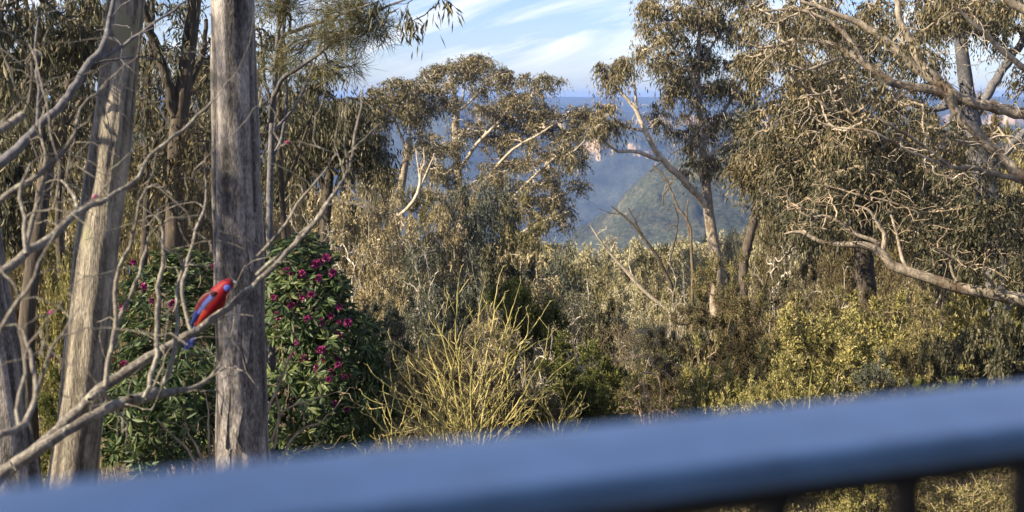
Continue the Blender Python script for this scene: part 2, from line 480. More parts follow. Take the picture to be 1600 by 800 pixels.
def tree(name, label, cat, trunk, limbs=(), blobs=(), spec='gum', bark='pale', seed=0, r_tip=.006, root=True, group=None,
         rough=False, amp=.10, extra=None, bare=0, wob=.14, kmul=1.0, sides=12, lift=.35, limb_bark=None, rpow=.42, twigbark=None, nmul=1.0, rmax=None, twigblobs=(), twig_r=.0032):
    rng = np.random.default_rng(seed)
    tp, tr = to_pts(trunk)
    if root:
        g = tp[0].copy(); g[2] = min(gz(g[0], g[1]) - .25, g[2] - .1)
        tp = np.vstack([g, tp]); tr = np.concatenate([[tr[0] * 1.18], tr])
    base = tp[0] + (np.array([0, 0, .25]) if root else 0)
    E = empty(name, base, label, cat, group)
    mb = MB()
    if rough:
        rough_trunk(mb, tp, tr, sides=56, step=.04, amp=amp, seed=seed)
    else:
        a, b = resample(tp, tr, .12 if tp[0][1] < 40 else .4)
        b = b * (1 + .10 * np.array([vnoise(i * .4, seed) for i in range(len(b))]))
        tubes(mb, a[None], b[None], sides=sides, a=[rng.uniform(.35, .65)])
    mb.build('trunk', BARK[bark], E, base)
    skel = [resample(tp, tr, .35)[0][2:]]
    for lb in limbs:
        lp, lr = to_pts(lb)
        a, b = resample(lp, lr, .10 if lp[0][1] < 40 else .4)
        a[1:-1] += rng.normal(size=(len(a) - 2, 3)) * (np.minimum(b[1:-1], .05) * .25)[:, None]
        mb = MB(); tubes(mb, a[None], b[None], sides=10, a=[rng.uniform(.35, .65)])
        mb.build('limb', BARK[limb_bark or bark], E, base)
        skel.append(resample(lp, lr, .35)[0])
    skel = np.vstack(skel)
    if blobs:
        sp = SPEC[spec] if isinstance(spec, str) else spec
        tips = []
        for b in blobs:
            b = b[:-1] + (max(1, int(b[-1] * nmul)),)
            if b[0] == 'w':
                _, x, y, z, rx, ry, rz, n = b
                c = (x, y, z); rad = (rx, ry, rz)
            else:
                px, py, Y, rx, ry, rd, n = b
                c = P(px, py, Y); rad = (S(rx, Y), rd, S(ry, Y))
            tips.append(clumped(rng, n, c, rad, .3, per=min(9, max(3, n // 5)), tight=.22) if n > 8 else ellipsoid_pts(rng, n, c, rad, .35))
        tips = np.vstack(tips)
        pts, rad = grow(rng, skel, tips, r_tip=r_tip, wob=wob, lift=lift, rpow=rpow, rmax=rmax)
        mb = MB()
        tubes(mb, pts, rad, sides=5, mat=1, a=rng.uniform(.3, .7, len(pts)))
        if twigblobs:
            tt = np.vstack([ellipsoid_pts(rng, n, P(px, py, Y), (S(rx, Y), rd, S(ry, Y)), .2) for (px, py, Y, rx, ry, rd, n) in twigblobs])
            q2, r2 = grow(rng, skel, tt, seg=6, r_tip=twig_r, wob=.035, lift=.9, rpow=.42, rmax=twig_r * 4, bend=.25)
            tubes(mb, q2, r2, sides=5, mat=1, a=rng.uniform(.3, .8, len(q2)))
        nb = int(len(pts) * bare)
        live = rng.permutation(len(pts))[nb:]
        k = max(1, int(sp['k'] * kmul))
        tp_ = np.concatenate([pts[live, -1], .5 * (pts[live, -1] + pts[live, -2])])
        ax_ = norm(np.concatenate([pts[live, -1] - pts[live, -3]] * 2)) * .8
        nst = 3; per = max(2, int(round(k / 2 / nst)))
        pos, dd, ix = sprays(rng, tp_, ax_, sp['spread'] * 1.9, nst, per, .75 * min(sp['droop'], 1.2), sp['L'] * .12)
        cl = np.clip(.5 + rng.normal(size=len(tp_)) * .16, .08, .92)[ix]
        leaf_quads(mb, rng, pos, sp['L'], sp['W'], sp['droop'], out=dd * .5, mat=0, cl=cl, spread=.55, fold=sp.get('fold', False))
        mb.build('crown', [LEAF[sp['leaf']], BARK[twigbark or limb_bark or bark]], E, base)
    return E


# ================================================================== SETTING
def build_ground():
    th_in = np.arange(-25, 25.001, .1)
    th = np.concatenate([np.arange(-178, -25, 3.), th_in, np.arange(28, 179, 3.)])
    th = np.unique(np.round(th, 4)); th = np.radians(th)
    r = np.concatenate([np.geomspace(.4, 800, 110), np.arange(808, 1700, 9.), np.arange(1710, 3150, 28.), np.arange(3150, 3780, 7.),
                        np.arange(3790, 4180, 24.), np.arange(4180, 4560, 8.), np.arange(4600, 8200, 90.), np.arange(8400, 12001, 300.)])
    T, RR = np.meshgrid(th, r)
    x = RR * np.sin(T); y = RR * np.cos(T)
    z = height(x, y)
    n, m = x.shape
    i = np.arange(n - 1)[:, None] * m; k = np.arange(m - 1)[None, :]
    q = np.stack([i + k, i + k + 1, i + m + k + 1, i + m + k], -1).reshape(-1, 4)
    kk = np.arange(n - 1) * m
    q = np.vstack([q, np.stack([kk + m - 1, kk, kk + m, kk + 2 * m - 1], -1)])
    q = q[:, ::-1]
    mb = MB(); mb.add(np.stack([x, y, z], -1).reshape(-1, 3), q)
    m_, nt, out = new_mat('terrain')
    N = nt.nodes; K = nt.links.new
    ge = N.new('ShaderNodeNewGeometry')
    ln = N.new('ShaderNodeVectorMath'); ln.operation = 'LENGTH'; K(ge.outputs['Position'], ln.inputs[0])
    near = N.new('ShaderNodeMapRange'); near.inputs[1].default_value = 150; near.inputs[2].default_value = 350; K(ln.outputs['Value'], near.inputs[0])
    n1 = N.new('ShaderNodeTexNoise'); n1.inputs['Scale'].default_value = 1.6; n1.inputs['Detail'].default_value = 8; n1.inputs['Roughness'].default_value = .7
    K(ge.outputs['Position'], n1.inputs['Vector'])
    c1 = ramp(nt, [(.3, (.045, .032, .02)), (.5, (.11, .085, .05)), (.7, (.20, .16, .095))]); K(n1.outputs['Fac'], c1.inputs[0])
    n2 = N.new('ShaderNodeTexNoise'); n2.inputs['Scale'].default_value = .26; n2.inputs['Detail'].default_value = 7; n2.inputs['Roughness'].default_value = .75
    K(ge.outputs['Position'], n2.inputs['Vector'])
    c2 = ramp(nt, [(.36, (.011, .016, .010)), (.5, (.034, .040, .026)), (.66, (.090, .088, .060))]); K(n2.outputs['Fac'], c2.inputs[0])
    n3 = N.new('ShaderNodeTexNoise'); n3.inputs['Scale'].default_value = .012; n3.inputs['Detail'].default_value = 7
    K(ge.outputs['Position'], n3.inputs['Vector'])
    rockc = ramp(nt, [(.3, (.10, .072, .05)), (.5, (.25, .175, .11)), (.7, (.42, .32, .22))])
    mpv = N.new('ShaderNodeMapping'); mpv.inputs['Scale'].default_value = (.03, .03, .006); K(ge.outputs['Position'], mpv.inputs[0])
    n4 = N.new('ShaderNodeTexNoise'); n4.inputs['Scale'].default_value = 1; n4.inputs['Detail'].default_value = 7; K(mpv.outputs[0], n4.inputs['Vector'])
    K(n4.outputs['Fac'], rockc.inputs[0])
    sx = N.new('ShaderNodeSeparateXYZ'); K(ge.outputs['True Normal'], sx.inputs[0])
    st = N.new('ShaderNodeMath'); st.operation = 'MULTIPLY_ADD'; st.inputs[1].default_value = -.5; K(n3.outputs['Fac'], st.inputs[0]); K(sx.outputs['Z'], st.inputs[2])
    rk = N.new('ShaderNodeMapRange'); rk.inputs[1].default_value = .27; rk.inputs[2].default_value = .12; rk.inputs[3].default_value = 0; rk.inputs[4].default_value = 1
    K(st.outputs[0], rk.inputs[0])
    farr = N.new('ShaderNodeMapRange'); farr.inputs[1].default_value = 1900; farr.inputs[2].default_value = 2600; farr.inputs[3].default_value = .22; K(ln.outputs['Value'], farr.inputs[0])
    rkm = N.new('ShaderNodeMath'); rkm.operation = 'MULTIPLY'; K(rk.outputs[0], rkm.inputs[0]); K(farr.outputs[0], rkm.inputs[1])
    mxa = N.new('ShaderNodeMix'); mxa.data_type = 'RGBA'; K(rkm.outputs[0], mxa.inputs['Factor']); K(c2.outputs[0], mxa.inputs['A']); K(rockc.outputs[0], mxa.inputs['B'])
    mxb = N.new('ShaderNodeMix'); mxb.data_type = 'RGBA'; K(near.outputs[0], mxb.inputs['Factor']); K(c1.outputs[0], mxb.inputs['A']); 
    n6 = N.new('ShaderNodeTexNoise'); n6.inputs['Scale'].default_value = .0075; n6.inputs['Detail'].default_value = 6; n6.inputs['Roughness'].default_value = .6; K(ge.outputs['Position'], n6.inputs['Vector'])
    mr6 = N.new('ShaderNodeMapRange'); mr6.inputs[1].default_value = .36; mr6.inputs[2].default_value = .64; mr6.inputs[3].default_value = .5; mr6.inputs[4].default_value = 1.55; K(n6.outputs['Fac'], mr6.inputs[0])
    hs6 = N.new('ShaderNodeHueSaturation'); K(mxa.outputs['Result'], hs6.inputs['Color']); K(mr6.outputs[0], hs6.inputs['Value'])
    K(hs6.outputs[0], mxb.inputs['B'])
    pb = N.new('ShaderNodeBsdfPrincipled'); pb.inputs['Roughness'].default_value = .95; pb.inputs['Specular IOR Level'].default_value = .1
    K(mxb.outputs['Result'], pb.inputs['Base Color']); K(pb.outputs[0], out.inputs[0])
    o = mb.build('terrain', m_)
    tag(o, kind='structure')
    return float(z.min())


zmin = build_ground()

# haze: pale even air round the camera and the whole place
def build_haze():
    mb = MB(); a = 12600.; z0 = zmin - 1.2; z1 = 34.0
    v = [(-a, -a, z0), (a, -a, z0), (a, a, z0), (-a, a, z0), (-a, -a, z1), (a, -a, z1), (a, a, z1), (-a, a, z1)]
    f = [(0, 3, 2, 1), (4, 5, 6, 7), (0, 1, 5, 4), (1, 2, 6, 5), (2, 3, 7, 6), (3, 0, 4, 7)]
    mb.add(v, f)
    m, nt, out = new_mat('haze_air')
    pv = nt.nodes.new('ShaderNodeVolumePrincipled')
    pv.inputs['Color'].default_value = (.28, .48, 1.0, 1); pv.inputs['Density'].default_value = 1.2e-4
    pv.inputs['Anisotropy'].default_value = .1
    nt.links.new(pv.outputs[0], out.inputs['Volume'])
    o = mb.build('haze', m, smooth=False)
    tag(o, kind='stuff')


build_haze()

# ------------------------------------------------------------------ deck rail, deck, house wall behind, added shade wall at left
RA = math.atan2(.94 - .70, .342 + .207)
RD = np.array([math.cos(RA), math.sin(RA), 0]); RN = np.array([-math.sin(RA), math.cos(RA), 0])   # along / outwards
ROUT = np.array([-.207, .70, 0])             # a point on the rail's outer edge
RZ = ZC - .19
RAILM = plain_mat('dark_blue_paint', (.155, .295, .495), rough=.36, spec=.45, noise=.12, sc=25, coat=0)
RAILD = plain_mat('black_powder_coat', (.008, .010, .013), rough=.45, spec=.4, noise=.1, sc=60)


def rail_pt(s, out, z):
    return ROUT + RD * s + RN * out + np.array([0, 0, z])


def profile(mb, prof, s0, s1, n=2, mat=0):
    """closed profile of (out, z) pulled along the rail from s0 to s1, ends closed by a fan of quads"""
    k = len(prof)
    ss = np.linspace(s0, s1, n)
    v = np.array([rail_pt(s, o, z) for s in ss for (o, z) in prof])
    f = []
    for i in range(n - 1):
        for j in range(k):
            j2 = (j + 1) % k
            f.append((i * k + j, (i + 1) * k + j, (i + 1) * k + j2, i * k + j2))
    for b in (0, (n - 1) * k):
        for j in range(1, k - 2, 2):
            f.append((b, b + j, b + j + 1, b + j + 2))
    mb.add(v, f, mat)


def build_rail():
    E = empty('deck_railing', rail_pt(.2, -.06, RZ - 1.0), 'blurred blue painted handrail with black balusters crossing the bottom of the view', 'railing')
    o = np.array(E.location)
    w = -.113
    arc = [(w + .006 - .006 * math.sin(a), RZ - .006 + .006 * math.cos(a)) for a in np.linspace(0, math.pi / 2, 6)]
    prof = [(0, RZ - .006), (-.004, RZ - .0015), (-.02, RZ), (-.05, RZ + .0008), (-.085, RZ)] + arc + [(w, RZ - .015), (w + .003, RZ - .018), (-.005, RZ - .018), (0, RZ - .014)]
    mb = MB(); profile(mb, prof, -1.4, 3.2); mb.build('handrail', RAILM, E, o, smooth=False)
    mb = MB(); profile(mb, [(-.030, RZ - .0185), (-.086, RZ - .0185), (-.086, RZ - .036), (-.030, RZ - .036)], -1.4, 3.2)
    mb.build('upper_channel', RAILD, E, o, smooth=False)
    mb = MB(); profile(mb, [(-.040, RZ - .90), (-.090, RZ - .90), (-.090, RZ - .94), (-.040, RZ - .94)], -1.4, 3.2)
    mb.build('lower_channel', RAILD, E, o, smooth=False)
    s = -1.35
    # baluster seen at px 1415 fixes the phase
    s_ref = .461
    k0 = int((s_ref + 1.35) / .094)
    for i in range(-k0, 28):
        s = s_ref + i * .094
        mb = MB()
        profile(mb, [(-.052, RZ - .035), (-.052, RZ - .901), (-.066, RZ - .901), (-.066, RZ - .035)], s - .0055, s + .0055)
        mb.build('baluster', RAILD, E, o, smooth=False)


build_rail()


def slab(name, corners, z0, z1, mat):
    n = len(corners)
    mb = MB()
    v = [(x, y, z0) for x, y in corners] + [(x, y, z1) for x, y in corners]
    f = [(0, 3, 2, 1), (4, 5, 6, 7)] + [(i, (i + 1) % 4, 4 + (i + 1) % 4, 4 + i) for i in range(4)]
    mb.add(v, f)
    return tag(mb.build(name, mat, smooth=False), kind='structure')


def xy(s, o):
    p = rail_pt(s, o, 0); return (p[0], p[1])


TIMBER = bark_mat('deck_timber', (.10, .065, .04), (.19, .13, .08), (.27, .19, .12), sc=6, bump=.2)
WALLM = plain_mat('painted_wall', (.42, .40, .36), rough=.8, spec=.2)
slab('deck_floor', [xy(-3.2, .02), xy(-3.2, -2.6), xy(3.4, -2.6), xy(3.4, .02)], RZ - 1.06, RZ - 1.0, TIMBER)
slab('shade_wall', [xy(-3.24, .3), xy(-3.5, .3), xy(-3.5, -6.0), xy(-3.24, -6.0)], -.2, 8.2, WALLM)  # unseen wall at left, added to keep the sun off the handrail
slab('wall', [xy(-3.22, -2.62), xy(-3.22, -2.9), xy(3.4, -2.9), xy(3.4, -2.62)], -.2, 7.2, WALLM)

# ------------------------------------------------------------------ sky, sun, camera
SUN_AZ = R(64)      # to the left of straight behind the camera
SUN_EL = R(30)
SV = Vector((-math.sin(SUN_AZ) * math.cos(SUN_EL), -math.cos(SUN_AZ) * math.cos(SUN_EL), math.sin(SUN_EL)))


def build_world():
    w = bpy.data.worlds.new('World'); scene.world = w; w.use_nodes = True
    nt = w.node_tree; nt.nodes.clear(); N = nt.nodes; K = nt.links.new
    out = N.new('ShaderNodeOutputWorld'); bg = N.new('ShaderNodeBackground'); bg.inputs['Strength'].default_value = .053
    sky = N.new('ShaderNodeTexSky'); sky.sky_type = 'NISHITA'; sky.sun_disc = False
    sky.sun_elevation = SUN_EL; sky.sun_rotation = math.atan2(SV.x, SV.y)
    sky.altitude = 1000; sky.air_density = 1.0; sky.dust_density = .6; sky.ozone_density = 2.0
    # thin cirrus: noise stretched along slanting streaks, laid over the low sky
    tc = N.new('ShaderNodeTexCoord')
    mp = N.new('ShaderNodeMapping'); mp.inputs['Rotation'].default_value = (0, R(15), 0); K(tc.outputs['Generated'], mp.inputs[0])
    mp2 = N.new('ShaderNodeMapping'); mp2.inputs['Scale'].default_value = (7, 3, 46); mp2.inputs['Location'].default_value = (2.3, 0, .35); K(mp.outputs[0], mp2.inputs[0])
    n1 = N.new('ShaderNodeTexNoise'); n1.inputs['Scale'].default_value = 1; n1.inputs['Detail'].default_value = 7; n1.inputs['Roughness'].default_value = .58; n1.inputs['Distortion'].default_value = .5
    K(mp2.outputs[0], n1.inputs['Vector'])
    r1 = ramp(nt, [(.43, (0, 0, 0)), (.70, (1, 1, 1))]); K(n1.outputs['Fac'], r1.inputs[0])
    sx = N.new('ShaderNodeSeparateXYZ'); K(tc.outputs['Generated'], sx.inputs[0])
    lo = N.new('ShaderNodeMapRange'); lo.inputs[1].default_value = .008; lo.inputs[2].default_value = .034; K(sx.outputs['Z'], lo.inputs[0])
    mu = N.new('ShaderNodeMath'); mu.operation = 'MULTIPLY'; K(r1.outputs[0], mu.inputs[0]); K(lo.outputs[0], mu.inputs[1])
    m2 = N.new('ShaderNodeMath'); m2.operation = 'MULTIPLY'; m2.inputs[1].default_value = .95; K(mu.outputs[0], m2.inputs[0])
    tint = N.new('ShaderNodeMix'); tint.data_type = 'RGBA'; tint.blend_type = 'MULTIPLY'; tint.inputs['Factor'].default_value = 1
    tint.inputs['B'].default_value = (.80, .87, 1.22, 1); K(sky.outputs[0], tint.inputs['A'])
    mx = N.new('ShaderNodeMix'); mx.data_type = 'RGBA'; K(m2.outputs[0], mx.inputs['Factor']); K(tint.outputs['Result'], mx.inputs['A'])
    mx.inputs['B'].default_value = (9.0, 8.9, 8.9, 1)
    K(mx.outputs['Result'], bg.inputs['Color']); K(bg.outputs[0], out.inputs[0])


build_world()
sl = bpy.data.lights.new('sun', 'SUN'); sl.energy = 5.0; sl.angle = R(.53); sl.color = (1.0, .84, .61)
so = bpy.data.objects.new('sun', sl); col.objects.link(so); so.rotation_euler = SV.to_track_quat('Z', 'Y').to_euler(); so.location = (-20, -10, 30)

cam = bpy.data.cameras.new('camera'); cam.sensor_width = 36; cam.lens = 36 * FPX / 1600; cam.clip_start = .05; cam.clip_end = 40000
cam.dof.use_dof = True; cam.dof.focus_distance = 19; cam.dof.aperture_fstop = cam.lens / 1000 / .0120
co = bpy.data.objects.new('camera', cam); col.objects.link(co); co.location = tuple(CAM); co.rotation_euler = (math.pi / 2 - PITCH, 0, 0)
scene.camera = co
vs = scene.view_settings; vs.view_transform = 'Standard'; vs.look = 'None'; vs.exposure = 1.5; vs.gamma = 1; vs.use_curve_mapping = False
cy = scene.cycles
cy.max_bounces = 5; cy.diffuse_bounces = 2; cy.glossy_bounces = 2; cy.transmission_bounces = 2; cy.volume_bounces = 0; cy.transparent_max_bounces = 4
cy.use_denoising = True
try:
    cy.denoiser = 'OPENIMAGEDENOISE'
except Exception:
    pass
cy.use_adaptive_sampling = True; cy.adaptive_threshold = .015
cy.sample_clamp_indirect = 6
# ================================================================== NEAR TREES (left)
def tr_px(*a):
    return list(a)


T0 = tree('gum_tree', 'leafy gum tree whose sprays of long leaves hang into the top left corner', 'tree',
          [(-420, 700, 11, 40), (-400, 300, 11, 34), (-370, -100, 11, 28), (-330, -420, 11, 20)],
          limbs=[[(-385, 60, 11, 16), (-250, -20, 11.5, 12), (-110, -60, 12, 9), (10, -40, 12.4, 6), (90, 20, 12.8, 3)]],
          blobs=[(30, 30, 12.4, 120, 75, .9, 70), (130, 40, 13, 55, 45, .5, 24), (20, 110, 13.2, 60, 40, .5, 18),
                 ('w', -9.2, 7.4, 8.0, 1.2, .7, 1.6, 60), ('w', -7.0, 8.4, 6.6, .8, .6, 1.0, 30)],  # crown clumps out of view, added to shade the big grey trunk
          spec=dict(leaf='gumdark', k=26, spread=.18, L=.14, W=.024, droop=1.3, fold=True), bark='dark', seed=11, r_tip=.004)

T1 = tree('gum_tree', 'stout rough trunk leaning out of frame at the left edge', 'tree',
          [(24, 830, 10.5, 52), (20, 760, 10.5, 46), (8, 650, 10.5, 40), (-8, 530, 10.5, 37), (-28, 400, 10.5, 34), (-60, 150, 10.5, 30), (-90, -100, 10.5, 26)],
          blobs=[('w', -6.8, 11.5, 8.2, 1.4, 1.2, 1.0, 24)], bark='big', rough=True, amp=.13, seed=12)

T1b = tree('gum_tree', 'slim dark tree leaning right behind the left edge trunk', 'tree',
           [(44, 640, 14.5, 15), (42, 500, 14.5, 13), (62, 344, 14.6, 11), (75, 250, 14.8, 11), (104, 150, 15, 9.5), (124, 80, 15.2, 8.5), (150, -40, 15.5, 7)],
           limbs=[[(75, 250, 14.8, 6), (60, 170, 14.6, 5), (57, 80, 14.4, 4), (40, 0, 14.2, 3)],
                  [(104, 150, 15, 5), (135, 110, 15.4, 4), (150, 50, 15.6, 3), (170, 0, 15.8, 2)]],
           blobs=[(60, 90, 15, 90, 70, 1.0, 60), (130, -40, 15.5, 120, 60, 1.2, 50), (20, 190, 15, 50, 60, .8, 26), (110, 170, 15.6, 50, 50, .8, 18)],
           spec=dict(leaf='gumdark', k=24, spread=.18, L=.13, W=.024, droop=1.1), bark='dark', seed=13, r_tip=.0045)

T2 = tree('gum_tree', 'sunlit brown trunk behind the bare branches, left of the big grey trunk', 'tree',
          [(100, 840, 12, 46), (112, 760, 12, 38), (121, 690, 12, 36), (132, 600, 12, 34), (143, 490, 12, 33.5), (152, 390, 12.05, 33), (165, 290, 12.1, 31), (177, 200, 12.1, 30), (188, 90, 12.2, 28.5), (197, 0, 12.2, 27.5), (210, -160, 12.3, 24), (222, -380, 12.5, 16)],
          blobs=[('w', -3.2, 12.6, 9.8, 1.6, 1.3, 1.2, 40)], bark='lit', rough=True, amp=.11, seed=14)

T3 = tree('gum_tree', 'big grey trunk with peeling bark strips and rusty patches, nearest to the parrot', 'tree',
          [(382, 830, 11, 54), (380, 745, 11, 46), (378, 680, 11, 42), (377.5, 600, 11, 40), (375, 500, 11, 38.5), (374, 400, 11, 37), (370, 300, 11, 35.5), (368, 200, 11, 34.5), (365, 100, 11, 33.8), (363, 0, 11, 33.3), (358, -160, 11, 28), (350, -400, 11.2, 18)],
          limbs=[[(358, -160, 11, 12), (440, -130, 11.3, 8), (530, -80, 11.8, 5.5), (600, -40, 12.0, 3.5), (650, -8, 12.2, 2.0)],
                 [(600, -40, 12.0, 2.5), (655, -40, 12.1, 2), (690, -20, 12.2, 1.2)]],
          blobs=[(655, 26, 12.1, 16, 14, .12, 5), (632, 14, 12.2, 16, 10, .12, 3), (692, 0, 12.2, 12, 8, .1, 3), (598, 5, 12.1, 16, 8, .15, 3),
                 ('w', -2.2, 11.4, 8.9, 1.2, 1.1, 1.0, 30)],
          spec=dict(leaf='gumdark', k=12, spread=.07, L=.12, W=.019, droop=1.3, fold=True), bark='big', rough=True, amp=.12, seed=15, r_tip=.003)


def bark_strips():
    """the strips that peel off the big trunk, and the darker scars they leave"""
    rng = np.random.default_rng(3)
    specs = [(352, 560, 640, 9, 0), (372, 470, 560, 12, 0), (360, 600, 690, 7, 0), (392, 510, 560, 7, 0), (378, 625, 690, 8, 0), (345, 330, 420, 6, 0), (398, 330, 420, 7, 0), (362, 690, 745, 8, 0)]
    for (px, y0, y1, w, _) in specs:
        mb = MB(); n = 12
        ys = np.linspace(y0, y1, n)
        verts = []
        for i, yy in enumerate(ys):
            cx = np.interp(yy, [0, 200, 400, 600, 745], [364, 368, 374, 378, 380]); rr = np.interp(yy, [0, 200, 400, 600, 745], [33, 34.5, 37, 40, 46])
            x0 = px + 1.2 * math.sin(i * .5 + px)
            ww = w * (1 - .8 * (i / (n - 1)) ** 1.5) * rng.uniform(.88, 1.06)
            lift = .004 + .022 * (i / (n - 1)) ** 2
            for q, dx in enumerate((-1, -.3, .4, 1)):
                xx = x0 + dx * ww
                u = np.clip((xx - cx) / rr, -.96, .96)
                p = P(xx, yy, 11.0)
                p[1] -= S(rr, 11) * math.sqrt(1 - u * u) * 1.03 + lift * (1 if q in (1, 2) else .6)
                verts.append(p)
        f = [(i * 4 + q, i * 4 + q + 1, i * 4 + q + 5, i * 4 + q + 4) for i in range(n - 1) for q in range(3)]
        v = np.array(verts); nv = len(v)
        back = v + np.array([0, .008, 0])
        f2 = [tuple(nv + t for t in reversed(g)) for g in f]
        mb.add(np.vstack([v, back]), f + f2, 0, np.clip(rng.normal(size=nv * 2) * .15 + .65, 0, 1))
        mb.build('bark_strip', BARK['big'], T3, np.array(T3.location))


bark_strips()

T4 = tree('gum_tree', 'dark forked tree standing between the sunlit trunk and the big grey trunk', 'tree',
          [(266, 640, 17, 16), (268, 450, 17, 15), (272, 350, 17, 14.5), (276, 230, 17, 14), (283, 165, 17, 13), (293, 90, 17, 12), (304, 0, 17, 11), (315, -120, 17.2, 9)],
          limbs=[[(276, 205, 17, 9), (262, 130, 16.9, 8), (242, 68, 16.8, 7), (226, 20, 16.7, 6), (205, -60, 16.6, 4)],
                 [(285, 150, 17, 6), (315, 90, 17.2, 4.5), (322, 30, 17.3, 3)]],
          blobs=[(250, 80, 16.9, 60, 60, .8, 20), (320, 100, 17.4, 34, 50, .7, 20), (240, 200, 17.2, 40, 70, .7, 22), (310, 220, 17.5, 34, 60, .7, 20), (270, -40, 17, 110, 50, 1.2, 40)],
          spec=dict(leaf='gumdark', k=18, spread=.2, L=.12, W=.024, droop=.9), bark='dark', seed=16, r_tip=.005)

# needle-leaved tree reaching into the sky right of the big trunk
TC = tree('casuarina_tree', 'needle-leaved tree with long slanting limbs reaching into the sky right of the big trunk', 'tree',
          [(424, 520, 15, 5.94), (421, 347, 15, 5.28), (422, 278, 15, 4.95), (426, 180, 15, 4.62), (434, 62, 15, 3.96), (438, -40, 15, 3.30)],
          limbs=[[(421, 190, 15, 3.96), (434, 134, 14.6, 3.63), (462, 109, 14.2, 3.30), (494, 87, 13.9, 2.97), (534, 56, 13.6, 2.64), (569, 28, 13.4, 2.31), (600, 12, 13.3, 1.98), (637, -2, 13.2, 1.32)],
                 [(426, 110, 15, 3.30), (440, 60, 14.6, 2.97), (456, 50, 14.3, 2.77), (503, 34, 14, 2.64), (534, 22, 13.8, 2.24), (587, 4, 13.6, 1.72)],
                 [(430, 90, 15, 2.64), (436, 45, 14.8, 2.24), (450, 6, 14.6, 1.85), (470, -40, 14.5, 1.32)],
                 [(423, 250, 15, 3.30), (444, 200, 15.2, 2.64), (446, 100, 15.3, 2.31), (440, 20, 15.4, 1.98)],
                 [(425, 210, 15, 2.64), (470, 150, 15.3, 1.98), (500, 70, 15.4, 1.65), (512, 10, 15.5, 1.32)]],
          blobs=[(455, 10, 14.5, 46, 22, .5, 26), (520, 12, 13.9, 56, 22, .5, 34), (480, 66, 14.3, 50, 22, .4, 20), (548, 60, 13.6, 40, 16, .3, 24), (530, 100, 14, 36, 16, .3, 16), (565, 30, 13.4, 36, 12, .25, 16), (420, 120, 15, 20, 60, .5, 14), (588, 40, 13.4, 20, 8, .2, 8)],
          spec=dict(leaf='needle', k=44, spread=.07, L=.20, W=.0065, droop=.1), bark='blueish', limb_bark='blueish', twigbark='brown', seed=17, r_tip=.0035, wob=.1)

MT1 = tree('gum_tree', 'dark drooping gum just right of the big trunk, below the needle-leaved limbs', 'tree',
           [(500, 560, 25, 10), (505, 400, 25, 9), (512, 300, 25, 8), (520, 220, 25, 6), (530, 160, 25, 4)],
           limbs=[[(512, 300, 25, 5), (470, 240, 25, 4), (440, 190, 25, 3)], [(515, 260, 25, 5), (555, 220, 25, 4), (580, 190, 25, 2.5)]],
           blobs=[(555, 195, 25, 48, 50, 1.2, 110), (500, 165, 25, 62, 36, 1.2, 90), (450, 205, 25, 46, 50, 1.2, 80), (565, 240, 25, 38, 44, 1., 70), (500, 230, 25.4, 50, 40, 1.2, 60), (430, 270, 25.5, 30, 40, 1, 30), (500, 120, 25, 60, 18, 1, 30)],
           spec=dict(leaf='gumdark', k=30, spread=.22, L=.14, W=.026, droop=1.3), bark='dark', seed=18)

# ================================================================== MID-DISTANCE GUMS
GA = tree('gum_tree', 'tall umbrella-crowned gum left of the valley gap, pale forked stem against the sky', 'tree',
          [(738, 470, 88, 9), (726, 380, 88, 8), (718, 300, 88, 7), (713, 230, 88, 6), (712, 195, 88, 5.5), (713, 176, 88, 5), (710, 150, 88, 4), (704, 118, 88, 2.5)],
          limbs=[[(713, 180, 88, 2.48), (695, 165, 87, 2.11), (676, 140, 86, 1.61), (662, 118, 86, 0.99)],
                 [(713, 178, 88, 2.11), (724, 152, 88, 1.61), (726, 125, 88, 1.12)],
                 [(713, 176, 88, 2.11), (735, 158, 87, 1.61), (760, 130, 87, 1.12)],
                 [(716, 270, 88, 3.10), (745, 225, 87, 2.73), (775, 195, 86, 2.23), (800, 165, 86, 1.61), (830, 150, 85, 0.99)],
                 [(722, 330, 88, 3.10), (760, 280, 86, 2.48), (800, 235, 85, 2.11), (850, 205, 84, 1.49), (885, 180, 84, 0.99)],
                 [(722, 330, 88, 2.48), (680, 260, 87, 2.11), (660, 215, 86, 1.49)],
                 [(730, 380, 88, 2.79), (790, 320, 85, 2.48), (840, 270, 84, 1.86), (880, 235, 84, 1.24)],
                 [(732, 400, 88, 2.79), (800, 370, 85, 2.23), (850, 345, 84, 1.61), (890, 330, 84, 1.12)]],
          blobs=[(716, 104, 88, 50, 18, 2, 90), (668, 118, 87, 24, 22, 1.4, 40), (760, 122, 87, 46, 27, 2, 80), (800, 140, 86, 34, 27, 2, 60),
                 (850, 172, 85, 40, 35, 2, 70), (900, 196, 84, 32, 37, 1.6, 60), (820, 200, 86, 56, 32, 2.4, 70), (740, 205, 88, 60, 27, 2.4, 80),
                 (690, 215, 87, 44, 25, 2, 50), (850, 250, 84, 50, 42, 2, 80), (790, 262, 86, 50, 35, 2.4, 70), (870, 300, 84, 44, 27, 1.8, 60), (820, 330, 85, 60, 27, 2, 60), (890, 245, 84, 22, 27, 1.4, 30), (700, 250, 87, 50, 32, 2, 70), (760, 300, 86, 60, 32, 2, 80), (840, 290, 85, 46, 32, 2, 70), (690, 310, 87, 46, 37, 2, 60), (905, 215, 84, 30, 42, 1.6, 50), (850, 130, 85, 40, 22, 1.8, 50), (720, 120, 88, 60, 27, 2, 70), (800, 180, 86, 50, 30, 2, 60), (865, 335, 84, 40, 27, 1.8, 60), (800, 235, 86, 60, 30, 2, 60), (750, 165, 87, 70, 17, 2, 40)],
          spec='gumfar', kmul=1.7, bark='pale', limb_bark='cream', twigbark='cream', seed=21, r_tip=.016, rpow=.40)

